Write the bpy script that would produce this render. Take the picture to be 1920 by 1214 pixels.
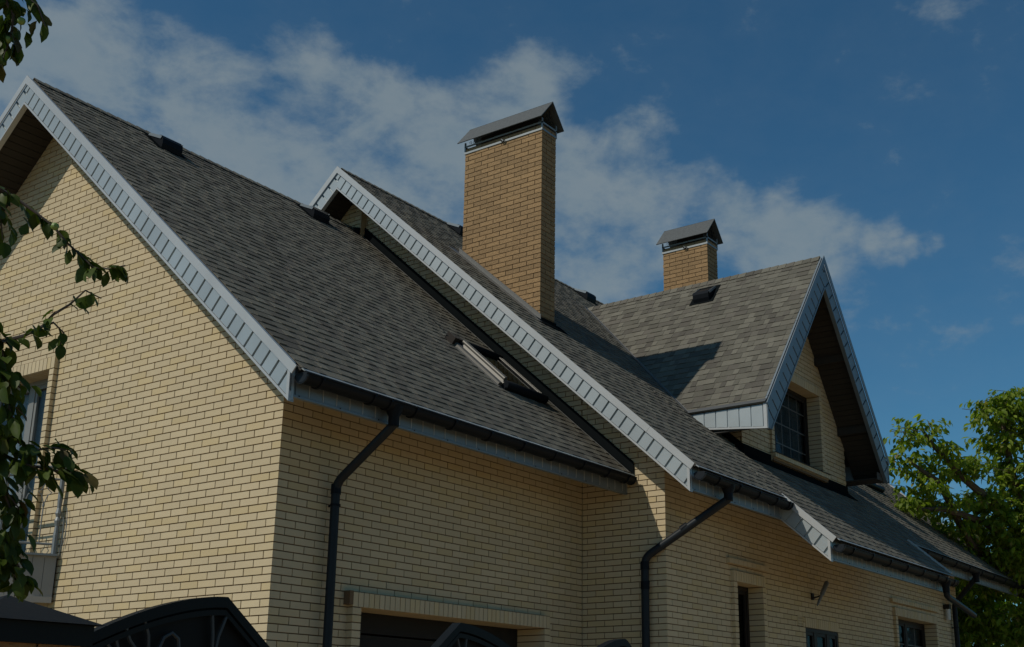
import bpy, math, random
from mathutils import Vector, Matrix
random.seed(7)
R = math.radians
for o in list(bpy.data.objects): bpy.data.objects.remove(o)
C = bpy.context.scene.collection
sc = bpy.context.scene

# ------------------------------------------------------------------ camera
YAW, PIT, ROL = 0.6031, 0.2841, 0.0047
CAM = Vector((-7.6546, -8.5971, -1.8610)); FPX, CX, CY = 2242.03, 1062.895, 703.902
fw = Vector((math.cos(PIT)*math.cos(YAW), math.cos(PIT)*math.sin(YAW), math.sin(PIT)))
r0 = Vector((math.sin(YAW), -math.cos(YAW), 0)); u0 = r0.cross(fw)
rr = r0*math.cos(ROL)+u0*math.sin(ROL); uu = -r0*math.sin(ROL)+u0*math.cos(ROL)
cd = bpy.data.cameras.new('camera'); co = bpy.data.objects.new('camera', cd); C.objects.link(co)
co.matrix_world = Matrix(((rr.x, uu.x, -fw.x, CAM.x), (rr.y, uu.y, -fw.y, CAM.y), (rr.z, uu.z, -fw.z, CAM.z), (0, 0, 0, 1)))
cd.sensor_width = 36; cd.lens = FPX/1920*36
cd.shift_x = -(CX-960)/1920; cd.shift_y = (CY-607)/1920; cd.clip_end = 5000; cd.clip_start = 0.05
sc.camera = co
GZ = -3.46                                                          # ground height

def pray(px, py):
    return (fw+rr*((px-CX)/FPX)-uu*((py-CY)/FPX))
def at(px, py, depth):                                              # point at a depth in metres along a sight line
    return CAM+pray(px, py)*depth
def pproj(P):
    d = Vector(P)-CAM; z = d.dot(fw)
    return (CX+FPX*d.dot(rr)/z, CY-FPX*d.dot(uu)/z, z)

# ------------------------------------------------------------------ light
SUN_TO = Vector((-1, 0.42, 1.11)).normalized()                      # direction towards the sun
SUN_EL = math.asin(SUN_TO.z); SUN_AZ = math.atan2(SUN_TO.x, SUN_TO.y)
sd = bpy.data.lights.new('sun', 'SUN'); sd.energy = 2.6; sd.angle = R(0.53); sd.color = (1, .93, .80)
so = bpy.data.objects.new('sun', sd); C.objects.link(so)
so.rotation_euler = (-SUN_TO).to_track_quat('-Z', 'Y').to_euler(); so.location = (-20, 10, 30)

w = bpy.data.worlds.new('World'); sc.world = w; w.use_nodes = True
nt = w.node_tree; N_ = nt.nodes; L_ = nt.links; N_.clear()
out = N_.new('ShaderNodeOutputWorld'); bg = N_.new('ShaderNodeBackground')
sky = N_.new('ShaderNodeTexSky'); sky.sky_type = 'NISHITA'; sky.sun_disc = False
sky.sun_elevation = SUN_EL; sky.sun_rotation = SUN_AZ; sky.air_density = 1.0; sky.dust_density = 0.4; sky.ozone_density = 3.0
bg.inputs[1].default_value = 0.053
tc = N_.new('ShaderNodeTexCoord')
def vmath(op, a, b=None):
    n = N_.new('ShaderNodeVectorMath'); n.operation = op
    for i, v in ((0, a), (1, b)):
        if v is None: continue
        if isinstance(v, bpy.types.NodeSocket): L_.new(v, n.inputs[i])
        else: n.inputs[i].default_value = v
    return n
def fmath(op, a, b=None, clamp=False):
    n = N_.new('ShaderNodeMath'); n.operation = op; n.use_clamp = clamp
    for i, v in ((0, a), (1, b)):
        if v is None: continue
        if isinstance(v, bpy.types.NodeSocket): L_.new(v, n.inputs[i])
        else: n.inputs[i].default_value = v
    return n.outputs[0]
dirv = vmath('NORMALIZE', tc.outputs['Generated']).outputs[0]
# cloud banks: soft round regions of the sky (directions), broken up by fractal noise
blobs = [(-60, 330, 190, .75), (130, 190, 160, .85), (330, 190, 140, .95), (330, 330, 190, .95), (560, 210, 150, .9), (600, 330, 190, 1.0), (760, 290, 170, 1.0), (60, 30, 150, .4),
         (930, 250, 130, .8), (1110, 330, 115, .8), (1060, 450, 170, .9), (1140, 520, 120, .85), (1290, 400, 110, .75), (1420, 440, 95, .8), (1560, 450, 75, .75),
         (1670, 462, 48, .75), (1735, 456, 34, .7), (1480, 500, 90, .6), (250, 30, 100, .4), (1040, 140, 80, .4), (960, 170, 90, .4), (1640, 610, 120, .25), (-300, 300, 300, .7), (-500, 600, 400, .7), (500, 900, 500, .8), (1200, 250, 70, .5)]
acc = None
for bx_, by_, br_, ba_ in blobs:
    d = pray(bx_, by_).normalized(); ang = br_*1.25/FPX
    dt = vmath('DOT_PRODUCT', dirv, tuple(d)).outputs['Value']
    mr = N_.new('ShaderNodeMapRange'); mr.interpolation_type = 'SMOOTHSTEP'
    L_.new(dt, mr.inputs[0]); mr.inputs[1].default_value = math.cos(ang); mr.inputs[2].default_value = 1.0
    mr.inputs[3].default_value = 0; mr.inputs[4].default_value = ba_*1.0
    acc = mr.outputs[0] if acc is None else fmath('ADD', acc, mr.outputs[0])
acc = fmath('MINIMUM', acc, 1.0)
mp = N_.new('ShaderNodeMapping'); mp.inputs['Scale'].default_value = (1, 1, 1.7); L_.new(dirv, mp.inputs[0])
n1 = N_.new('ShaderNodeTexNoise'); n1.inputs['Scale'].default_value = 11; n1.inputs['Detail'].default_value = 9; n1.inputs['Roughness'].default_value = .58; n1.inputs['Distortion'].default_value = .3
L_.new(mp.outputs[0], n1.inputs['Vector'])
n2 = N_.new('ShaderNodeTexNoise'); n2.inputs['Scale'].default_value = 26; n2.inputs['Detail'].default_value = 6; n2.inputs['Roughness'].default_value = .62
L_.new(mp.outputs[0], n2.inputs['Vector'])
base = fmath('MULTIPLY', acc, .66)
nz = fmath('ADD', fmath('MULTIPLY', fmath('SUBTRACT', n1.outputs[0], .5), 1.75), fmath('MULTIPLY', fmath('SUBTRACT', n2.outputs[0], .5), .95))
val = fmath('ADD', base, nz)
cm = N_.new('ShaderNodeMapRange'); cm.interpolation_type = 'SMOOTHSTEP'; L_.new(val, cm.inputs[0])
cm.inputs[1].default_value = .06; cm.inputs[2].default_value = .86; cm.inputs[4].default_value = .74
wisp = N_.new('ShaderNodeMapRange'); L_.new(val, wisp.inputs[0]); wisp.inputs[1].default_value = -.25; wisp.inputs[2].default_value = .5; wisp.inputs[4].default_value = .05
cfac = fmath('MAXIMUM', cm.outputs[0], wisp.outputs[0])
ccol = N_.new('ShaderNodeMix'); ccol.data_type = 'RGBA'; L_.new(n2.outputs[0], ccol.inputs[0])
ccol.inputs[6].default_value = (3.3, 4.5, 5.2, 1); ccol.inputs[7].default_value = (4.9, 5.6, 5.8, 1)
skt = N_.new('ShaderNodeMix'); skt.data_type = 'RGBA'; skt.blend_type = 'MULTIPLY'; skt.inputs[0].default_value = 1
L_.new(sky.outputs[0], skt.inputs[6]); skt.inputs[7].default_value = (.54, 1.05, 1.18, 1)
mixc = N_.new('ShaderNodeMix'); mixc.data_type = 'RGBA'
L_.new(cfac, mixc.inputs[0]); L_.new(skt.outputs[2], mixc.inputs[6]); L_.new(ccol.outputs[2], mixc.inputs[7])
L_.new(mixc.outputs[2], bg.inputs[0]); L_.new(bg.outputs[0], out.inputs[0])
vs = sc.view_settings; vs.view_transform = 'Standard'; vs.look = 'None'; vs.exposure = 0.0; vs.gamma = 1; vs.use_curve_mapping = False

# ------------------------------------------------------------------ materials
def mat(name, col, rough=.8, metal=0., var=.12, scale=6., bump=0., bscale=60., tone=0., spec=.5, hue=None, stain=0.):
    m = bpy.data.materials.new(name); m.use_nodes = True; n = m.node_tree.nodes; l = m.node_tree.links
    p = n['Principled BSDF']; p.inputs['Roughness'].default_value = rough; p.inputs['Metallic'].default_value = metal
    p.inputs['Specular IOR Level'].default_value = spec
    tcn = n.new('ShaderNodeTexCoord')
    no = n.new('ShaderNodeTexNoise'); no.inputs['Scale'].default_value = scale; no.inputs['Detail'].default_value = 5
    l.new(tcn.outputs['Object'], no.inputs['Vector'])
    geo = n.new('ShaderNodeNewGeometry'); oi = n.new('ShaderNodeObjectInfo')
    def mth(op, a, b):
        q = n.new('ShaderNodeMath'); q.operation = op
        for i, v in ((0, a), (1, b)):
            if isinstance(v, bpy.types.NodeSocket): l.new(v, q.inputs[i])
            else: q.inputs[i].default_value = v
        return q.outputs[0]
    fac = mth('ADD', 1-var/2-tone/2, mth('MULTIPLY', no.outputs[0], var))
    rnd = mth('FRACT', mth('ADD', geo.outputs['Random Per Island'], mth('MULTIPLY', oi.outputs['Random'], 7.31)), 0)
    if tone: fac = mth('ADD', fac, mth('MULTIPLY', rnd, tone))
    mx = n.new('ShaderNodeMix'); mx.data_type = 'RGBA'; mx.blend_type = 'MULTIPLY'; mx.inputs[0].default_value = 1
    mx.inputs[6].default_value = (*col, 1)
    if hue:
        h = n.new('ShaderNodeMix'); h.data_type = 'RGBA'; h.inputs[6].default_value = (*col, 1); h.inputs[7].default_value = (*hue[0], 1)
        st = n.new('ShaderNodeMapRange'); r2 = mth('FRACT', mth('MULTIPLY', rnd, 13.7), 0); l.new(r2, st.inputs[0])
        st.inputs[1].default_value = 1-hue[1]-.08; st.inputs[2].default_value = 1-hue[1]+.08
        l.new(st.outputs[0], h.inputs[0]); l.new(h.outputs[2], mx.inputs[6])
    cb = n.new('ShaderNodeCombineColor')
    for i in range(3): l.new(fac, cb.inputs[i])
    l.new(cb.outputs[0], mx.inputs[7])
    cur = mx.outputs[2]
    if stain:
        s2 = n.new('ShaderNodeTexNoise'); s2.inputs['Scale'].default_value = .8; s2.inputs['Detail'].default_value = 7; s2.inputs['Roughness'].default_value = .65
        l.new(geo.outputs['Position'], s2.inputs['Vector'])
        r3 = n.new('ShaderNodeMapRange'); l.new(s2.outputs[0], r3.inputs[0]); r3.inputs[1].default_value = .35; r3.inputs[2].default_value = .7
        r3.inputs[3].default_value = 1-stain; r3.inputs[4].default_value = 1+stain*.4
        sm = n.new('ShaderNodeVectorMath'); sm.operation = 'SCALE'; l.new(cur, sm.inputs[0]); l.new(r3.outputs[0], sm.inputs['Scale']); cur = sm.outputs[0]
    l.new(cur, p.inputs['Base Color'])
    if bump:
        b2 = n.new('ShaderNodeTexNoise'); b2.inputs['Scale'].default_value = bscale; b2.inputs['Detail'].default_value = 4
        l.new(geo.outputs['Position'], b2.inputs['Vector'])
        bm = n.new('ShaderNodeBump'); bm.inputs['Strength'].default_value = bump; bm.inputs['Distance'].default_value = .01
        l.new(b2.outputs[0], bm.inputs['Height']); l.new(bm.outputs[0], p.inputs['Normal'])
    return m
M = dict(
    brick=mat('yellow_facing_brick', (.54, .438, .278), .8, var=.10, scale=14, bump=.2, bscale=110, tone=.11, hue=((.54, .427, .243), .25), stain=.05),
    rustic=mat('rustic_tan_brick', (.30, .188, .088), .9, var=.55, scale=30, bump=1.0, bscale=38, tone=.28, stain=.10),
    mortar=mat('brown_mortar', (.15, .095, .05), .95, var=.3, scale=20, bump=.3),
    shingle=mat('grey_brown_asphalt_shingle', (.145, .136, .110), .93, var=.25, scale=40, bump=.6, bscale=220, tone=.44, hue=((.118, .108, .090), .3), stain=.10, spec=.25),
    deck=mat('roof_underlay', (.05, .047, .042), .95),
    flashm=mat('dark_bitumen_flashing', (.008, .010, .011), .9, var=.3, bump=.2, spec=.0),
    metal=mat('pale_grey_painted_sheet', (.36, .40, .415), .46, .40, var=.10, scale=3, tone=.09, stain=.10, bump=.12, bscale=5),
    capm=mat('bright_grey_sheet_edge', (.44, .45, .45), .42, .25, var=.12, scale=3, bump=.10, bscale=5, stain=.08),
    galv=mat('galvanised_steel', (.26, .28, .285), .5, .4, var=.25, scale=18),
    mossy=mat('weathered_grey_sheet', (.095, .10, .098), .6, .2, var=.9, scale=30, bump=.1),
    soffit=mat('brown_soffit_board', (.030, .024, .018), .7, var=.15, tone=.1),
    trim=mat('tan_trim', (.20, .17, .13), .5, .2),
    dark=mat('anthracite_plastic', (.010, .012, .015), .42, 0, var=.3, tone=.15, spec=.07),
    pipe=mat('anthracite_coated_pipe', (.016, .020, .025), .42, .0, var=.3, spec=.16, stain=.15),
    shademetal=mat('shade_darkened_grey_sheet', (.195, .23, .255), .5, .5, var=.08, scale=3, tone=.07),  # pale sheet metal darkened: shade of eaves and dormer front put into the colour
    rust=mat('grey_flashing_strip', (.12, .12, .115), .5, .3),
    frame=mat('dark_brown_window_frame', (.024, .019, .016), .55, spec=.2),
    greyframe=mat('grey_window_frame', (.20, .20, .19), .5),
    room=mat('dark_room_paint', (.03, .028, .025), .9),
    curtain=mat('pale_net_curtain', (.72, .74, .75), .9, var=.4, scale=12),
    garage=mat('dark_garage_door_sheet', (.006, .005, .004), .8),
    planter=mat('grey_balcony_cladding', (.30, .285, .26), .6, var=.15),
    iron=mat('silver_painted_iron', (.20, .22, .23), .5, .2, var=.2),
    gate=mat('black_gate_paint', (.007, .009, .010), .5, .0, spec=.12, var=.3, bump=.1),
    gsheet=mat('black_gate_sheet', (.005, .006, .007), .6, .0, spec=.15, var=.3),
    pillar=mat('tan_pillar_brick', (.22, .12, .05), .9, var=.5, scale=25, bump=.9, bscale=60),
    bark=mat('grey_brown_bark', (.10, .075, .055), .95, var=.4, scale=20, bump=.8, bscale=40),
    twig=mat('dark_twig_bark', (.07, .055, .045), .9, var=.3),
    fruit=mat('green_fruit_skin', (.16, .24, .05), .5, var=.3),
    ground=mat('grass_and_gravel', (.22, .165, .085), .95, var=.7, scale=.6, bump=.5, bscale=4),
    paving=mat('tan_paving', (.50, .36, .21), .9, var=.3, scale=3),
    scrollm=mat('worn_grey_black_iron', (.030, .034, .037), .5, 0, var=.3),
    lampgrey=mat('grey_lamp_body', (.16, .17, .18), .45),
    white=mat('white_lamp_plastic', (.55, .55, .53), .4),
    chrome=mat('bright_aluminium', (.12, .113, .10), .5, .4, var=.15))
def leafmat(name, c1, c2, c3, trans=.35):
    m = bpy.data.materials.new(name); m.use_nodes = True; n = m.node_tree.nodes; l = m.node_tree.links; n.clear()
    o = n.new('ShaderNodeOutputMaterial'); geo = n.new('ShaderNodeNewGeometry'); oi = n.new('ShaderNodeObjectInfo')
    a = n.new('ShaderNodeMath'); a.operation = 'MULTIPLY_ADD'; l.new(oi.outputs['Random'], a.inputs[0]); a.inputs[1].default_value = 5.7; l.new(geo.outputs['Random Per Island'], a.inputs[2])
    f = n.new('ShaderNodeMath'); f.operation = 'FRACT'; l.new(a.outputs[0], f.inputs[0])
    cr = n.new('ShaderNodeValToRGB'); l.new(f.outputs[0], cr.inputs[0])
    e = cr.color_ramp.elements; e[0].color = (*c1, 1); e[1].color = (*c2, 1); e2 = cr.color_ramp.elements.new(.93); e2.color = (*c2, 1); e[-1].color = (*c3, 1)
    tcn = n.new('ShaderNodeTexCoord'); nn = n.new('ShaderNodeTexNoise'); nn.inputs['Scale'].default_value = 60; l.new(tcn.outputs['Object'], nn.inputs[0])
    mr = n.new('ShaderNodeMapRange'); l.new(nn.outputs[0], mr.inputs[0]); mr.inputs[3].default_value = .7; mr.inputs[4].default_value = 1.3
    sm = n.new('ShaderNodeVectorMath'); sm.operation = 'SCALE'; l.new(cr.outputs[0], sm.inputs[0]); l.new(mr.outputs[0], sm.inputs['Scale'])
    p = n.new('ShaderNodeBsdfPrincipled'); p.inputs['Roughness'].default_value = .5; p.inputs['Specular IOR Level'].default_value = .2; l.new(sm.outputs[0], p.inputs['Base Color'])
    t = n.new('ShaderNodeBsdfTranslucent'); tv = n.new('ShaderNodeVectorMath'); tv.operation = 'MULTIPLY'; l.new(sm.outputs[0], tv.inputs[0]); tv.inputs[1].default_value = (1.5, 1.7, .5); l.new(tv.outputs[0], t.inputs[0])
    mx = n.new('ShaderNodeMixShader'); mx.inputs[0].default_value = trans; l.new(p.outputs[0], mx.inputs[1]); l.new(t.outputs[0], mx.inputs[2]); l.new(mx.outputs[0], o.inputs[0])
    return m
M['leaf_near'] = leafmat('fruit_tree_leaf', (.028, .048, .006), (.060, .088, .011), (.09, .055, .022), .25)
M['leaf_far'] = leafmat('walnut_leaf', (.10, .155, .02), (.27, .34, .05), (.32, .24, .12), .55)
def glassmat(name, tint, base, gl=(.5, .53, .56)):
    m = bpy.data.materials.new(name); m.use_nodes = True; n = m.node_tree.nodes; l = m.node_tree.links; n.clear()
    o = n.new('ShaderNodeOutputMaterial'); t = n.new('ShaderNodeBsdfTransparent'); t.inputs[0].default_value = (*tint, 1)
    g = n.new('ShaderNodeBsdfGlossy'); g.inputs['Roughness'].default_value = .02; g.inputs[0].default_value = (*gl, 1)
    lw_ = n.new('ShaderNodeLayerWeight'); pw_ = n.new('ShaderNodeMath'); pw_.operation = 'POWER'; l.new(lw_.outputs['Facing'], pw_.inputs[0]); pw_.inputs[1].default_value = 3.5; lw = n.new('ShaderNodeMapRange'); l.new(pw_.outputs[0], lw.inputs[0]); lw.inputs[3].default_value = base; lw.inputs[4].default_value = 1.0
    mx = n.new('ShaderNodeMixShader'); l.new(lw.outputs[0], mx.inputs[0]); l.new(t.outputs[0], mx.inputs[1]); l.new(g.outputs[0], mx.inputs[2]); l.new(mx.outputs[0], o.inputs[0]); return m
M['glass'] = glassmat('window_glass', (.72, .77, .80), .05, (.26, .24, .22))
M['dimglass'] = glassmat('shade_dimmed_window_glass', (.55, .6, .62), .06, (.14, .15, .16))  # copy of the window glass, tint and reflections dimmed to build in the shade
M['roofglass'] = glassmat('bronze_roof_glass', (.62, .55, .40), .06)
M['blind'] = mat('tan_roof_blind', (.36, .30, .19), .9)

# ------------------------------------------------------------------ mesh helpers
V = Vector
class MB:
    def __init__(s): s.v = []; s.f = []; s.m = []; s.mats = []
    def mi(s, mn):
        if mn not in s.mats: s.mats.append(mn)
        return s.mats.index(mn)
    def add(s, vs_, fs_, mn):
        b = len(s.v); i = s.mi(mn); s.v += [tuple(v) for v in vs_]
        for f in fs_: s.f.append(tuple(b+k for k in f)); s.m.append(i)
    def prism(s, top, off, mn, bottom=True):                        # top polygon and an offset vector
        n = len(top); bot = [V(p)+off for p in top]; fs = [tuple(range(n))]
        nrm = sum(((V(top[i])-V(top[0])).cross(V(top[(i+1) % n])-V(top[0])) for i in range(1, n)), V((0, 0, 0)))
        flip = nrm.dot(off) > 0
        if flip: fs = [tuple(reversed(range(n)))]
        if bottom: fs.append(tuple(range(n, 2*n)) if flip else tuple(reversed(range(n, 2*n))))
        for i in range(n):
            j = (i+1) % n
            fs.append((i, j, n+j, n+i) if flip else (j, i, n+i, n+j))
        s.add(list(top)+bot, fs, mn)
    def box(s, a, b, mn):
        a, b = V(a), V(b); lo = V([min(a[i], b[i]) for i in range(3)]); hi = V([max(a[i], b[i]) for i in range(3)])
        s.prism([(lo.x, lo.y, hi.z), (hi.x, lo.y, hi.z), (hi.x, hi.y, hi.z), (lo.x, hi.y, hi.z)], V((0, 0, lo.z-hi.z)), mn)
    def fbox(s, F, u0, u1, v0, v1, n0, n1, mn):
        s.prism([F.P(u0, v0, n1), F.P(u1, v0, n1), F.P(u1, v1, n1), F.P(u0, v1, n1)], F.N*(n0-n1), mn)
    def tube(s, pts, rads, mn, seg=8, cap=True):
        pts = [V(p) for p in pts]; k = len(pts)
        if not hasattr(rads, '__len__'): rads = [rads]*k
        vs_ = []; ref = None
        for i in range(k):
            t = (pts[min(i+1, k-1)]-pts[max(i-1, 0)]).normalized()
            if ref is None: ref = t.orthogonal().normalized()
            ref = (ref-t*ref.dot(t)).normalized(); b = t.cross(ref)
            for j in range(seg):
                a = 2*math.pi*j/seg; vs_.append(pts[i]+(ref*math.cos(a)+b*math.sin(a))*rads[i])
        fs = []
        for i in range(k-1):
            for j in range(seg):
                jj = (j+1) % seg; fs.append((i*seg+j, i*seg+jj, (i+1)*seg+jj, (i+1)*seg+j))
        if cap: fs.append(tuple(reversed(range(seg)))); fs.append(tuple(range((k-1)*seg, k*seg)))
        s.add(vs_, fs, mn)
    def mesh(s, name):
        me = bpy.data.meshes.new(name); me.from_pydata(s.v, [], s.f)
        for mn in s.mats: me.materials.append(M[mn])
        me.polygons.foreach_set('material_index', s.m); me.update(); return me
    def build(s, name, parent=None, smooth=False, kind=None):
        me = s.mesh(name); o = bpy.data.objects.new(name, me); C.objects.link(o)
        if smooth:
            me.polygons.foreach_set('use_smooth', [True]*len(me.polygons)); me.set_sharp_from_angle(angle=R(40))
        attach(o, parent, Matrix())
        if kind: o['kind'] = kind
        return o
WM = {}
def attach(o, parent, world):
    WM[o.name] = world
    if parent: o.parent = parent; o.matrix_local = WM[parent.name].inverted() @ world
    else: o.matrix_world = world
def root(name, loc, label, cat, group=None):
    o = bpy.data.objects.new(name, None); C.objects.link(o); o.empty_display_size = .3
    attach(o, None, Matrix.Translation(V(loc))); o.location = loc
    o['label'] = label; o['category'] = cat
    if group: o['group'] = group
    return o
class Frame:
    def __init__(s, O, U, Vv, N): s.O = V(O); s.U = V(U).normalized(); s.V = V(Vv).normalized(); s.N = V(N).normalized()
    def P(s, u, v, n=0): return s.O+s.U*u+s.V*v+s.N*n
    def M(s, u, v, n):
        p = s.P(u, v, n); return Matrix(((s.U.x, s.V.x, s.N.x, p.x), (s.U.y, s.V.y, s.N.y, p.y), (s.U.z, s.V.z, s.N.z, p.z), (0, 0, 0, 1)))
def clip(poly, a, b, c):                                            # keep a*u+b*v <= c
    o = []; n = len(poly)
    for i in range(n):
        p, q = poly[i], poly[(i+1) % n]; dp = a*p[0]+b*p[1]-c; dq = a*q[0]+b*q[1]-c
        if dp <= 0: o.append(p)
        if dp*dq < 0: t = dp/(dp-dq); o.append((p[0]+(q[0]-p[0])*t, p[1]+(q[1]-p[1])*t))
    return o
def area(p): return abs(sum(p[i][0]*p[(i+1) % len(p)][1]-p[(i+1) % len(p)][0]*p[i][1] for i in range(len(p))))/2
def clipall(poly, cl):
    for c in cl:
        poly = clip(poly, *c)
        if len(poly) < 3: return []
    return poly if area(poly) > 2e-5 else []

# pieces that may become single objects: (score, key, builder mesh, matrix) or go to a joined mesh
POOL = {}
def pool(kind, F, u0, u1, v0, v1, n0, n1, mn, extra, wedge=False):
    POOL.setdefault(kind, []).append((F, u0, u1, v0, v1, n0, n1, mn, extra, wedge))
def score(F, u0, u1, v0, v1):
    c = F.P((u0+u1)/2, (v0+v1)/2); x, y, z = pproj(c)
    if z < .1 or not (-5 < x < 1925 and -5 < y < 1219) or F.N.dot(CAM-c) <= 0: return -1
    pts = [pproj(F.P(a, b))[:2] for a, b in ((u0, v0), (u1, v0), (u1, v1), (u0, v1))]
    return area(pts)
MESHES = {}
def piece_mesh(name, w_, h_, d_, mn, wedge):
    key = (name, round(w_, 3), round(h_, 3), round(d_, 4), mn, wedge)
    if key not in MESHES:
        b = MB(); w2, h2 = w_/2, h_/2
        if wedge:
            top = [(-w2, -h2, d_), (w2, -h2, d_), (w2, h2, .0005), (-w2, h2, .0005)]
            b.add(top+[(-w2, -h2, -.002), (w2, -h2, -.002)], [(0, 1, 2, 3), (4, 5, 1, 0), (5, 2, 1), (4, 0, 3)], mn)
        else: b.prism([(-w2, -h2, 0), (w2, -h2, 0), (w2, h2, 0), (-w2, h2, 0)], V((0, 0, -d_)), mn)
        MESHES[key] = b.mesh(name)
    return MESHES[key]
def flush(kind, parent_of, rest, limit):
    ps = [(score(*p[:5]), i, p) for i, p in enumerate(POOL[kind])]
    ps.sort(key=lambda t: -t[0])
    for k, (s_, i, p) in enumerate(ps):
        F, u0, u1, v0, v1, n0, n1, mn, ex, wedge = p
        if k < limit and s_ > 0:
            w_, h_ = u1-u0, v1-v0
            me = piece_mesh(kind, w_, h_, (n1-n0), mn, wedge)
            o = bpy.data.objects.new(kind, me); C.objects.link(o)
            attach(o, parent_of(ex), F.M((u0+u1)/2, (v0+v1)/2, n0 if wedge else n1))
        else: piece(rest, F, [(u0, v0), (u1, v0), (u1, v1), (u0, v1)], v0, v1, n0, n1, mn, wedge)
def piece(b, F, poly, v0, v1, n0, n1, mn, wedge):
    if wedge:
        top = [F.P(u, v, n0+max(.0005, (n1-n0)*(1-(v-v0)/(v1-v0)))) for u, v in poly]
        b.prism(top, F.N*(-.003-(n1-n0)), mn, bottom=False)
    else: b.prism([F.P(u, v, n1) for u, v in poly], F.N*(n0-n1), mn, bottom=False)

# ------------------------------------------------------------------ ground
g = MB(); g.add([(-600, -600, GZ), (600, -600, GZ), (600, 600, GZ), (-600, 600, GZ)], [(0, 1, 2, 3)], 'ground')
gr = g.build('ground'); gr['kind'] = 'structure'
g = MB(); g.box((-9, -9.5, GZ+.004), (19, -0.1, GZ+.03), 'paving'); pv = g.build('paving'); pv['kind'] = 'structure'

# ------------------------------------------------------------------ house
house = root('brick_house', (0, 0, GZ), 'yellow brick house with steep grey shingled roofs, pale metal gable edges and two tall chimneys', 'house')
BW, BH, J = .2485, .0635, .0115; PU, PV = .26, .075
wallrest = MB()
def brickwall(name, F, ulo, uhi, vlo, vhi, clips=(), holes=(), phase=0, mn='brick', start=0., depth=.010, rest=None, individual=True, parent=None, backn=-.010, bevel=0.):
    """courses of bricks on a frame; holes = (u0,u1,v0,v1) left empty; returns the wall part"""
    back = MB(); rest = rest or wallrest
    r0_ = math.floor(vlo/PV+1e-6); r1_ = math.ceil(vhi/PV-1e-6)
    wallpart = None
    recs = []
    for r in range(r0_, r1_):
        va, vb = max(r*PV, vlo), min((r+1)*PV, vhi)
        iv = [(ulo, uhi)]
        for h in holes:
            if h[2] < (va+vb)/2 < h[3]:
                nv = []
                for a, b in iv:
                    if h[1] <= a or h[0] >= b: nv.append((a, b)); continue
                    if h[0] > a: nv.append((a, h[0]))
                    if h[1] < b: nv.append((h[1], b))
                iv = nv
        odd = (r+phase) % 2
        for a, b in iv:
            a_ = a+.0102 if (a == ulo and ulo == 0) else a
            q = clipall([(a_, va), (b, va), (b, vb), (a_, vb)], clips)
            if q: back.prism([F.P(u, v, backn) for u, v in q], F.N*-.02, 'mortar', bottom=False)
            bv0, bv1 = va+.0*J, vb-J
            k = math.floor((a-start)/PU)-1
            while True:
                us = start+(k*PU if not odd else k*PU-.13)-(0 if True else 0)
                ue = us+BW; k += 1
                if us > b-.004: break
                x0, x1 = max(us, a), min(ue, b)
                if x1-x0 < .02: continue
                q = clipall([(x0, bv0), (x1, bv0), (x1, bv1), (x0, bv1)], clips)
                if not q: continue
                pr = random.choice((0, 0, 0, .0008, .0014))
                full = len(q) == 4 and abs(area(q)-(x1-x0)*(bv1-bv0)) < 1e-6
                if full and individual and abs(x1-x0-BW) < 1e-4: recs.append((x0, x1, bv0, bv1, backn-.002, pr))
                elif full and individual and (x1-x0) < .14 and abs(bv1-bv0-BH) < 1e-4: recs.append((x0, x1, bv0, bv1, backn-.002, pr))
                else: piece(rest, F, q, bv0, bv1, backn-.002, pr, mn, False)
    wp = back.build(name, parent or house)
    for t in recs: pool('brick', F, *t, mn, wp)
    return wp
X, Y, Z = V((1, 0, 0)), V((0, 1, 0)), V((0, 0, 1))
# roof lines
RA_Y, RA_Z, MA = 4.41, 5.812, .888
RB_Y, RB_Z, MBs = 4.272, 6.638, .885
OFF = .365; SOF = .285
def zA(y): return RA_Z-MA*abs(y-RA_Y)
def zB(y): return RB_Z-MBs*abs(y-RB_Y)
DX, DZ, MD = 10.05, 5.63, 1.24; DYF, DYW = -1.55, -.95; DOFF = .545
FG = Frame((0, 0, 0), Y, Z, -X); FS = Frame((0, 0, 0), X, Z, -Y)
WG = (3.97, 6.30, -.6, 2.10); GD = (1.13, 4.27, GZ, -.75)
def bounds(o, sw): return (o[0]-sw, o[1]+sw, o[2], o[3]+.15)
# the gable wall and the side wall with the garage
gable = brickwall('gable_wall', FG, .0, 8.82, -3.45, 5.5,
    clips=[(-MA, 1, zA(0)-SOF), (MA, 1, zA(0)-SOF+MA*0+2*MA*RA_Y)], holes=[bounds(WG, .085)], phase=0, start=0.)
def neg_phase(): return 1
sidew = brickwall('side_wall', FS, .0105, 5.19, -3.45, zA(0)-SOF+.02, holes=[bounds(GD, .12)], phase=1, start=.005)
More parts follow.
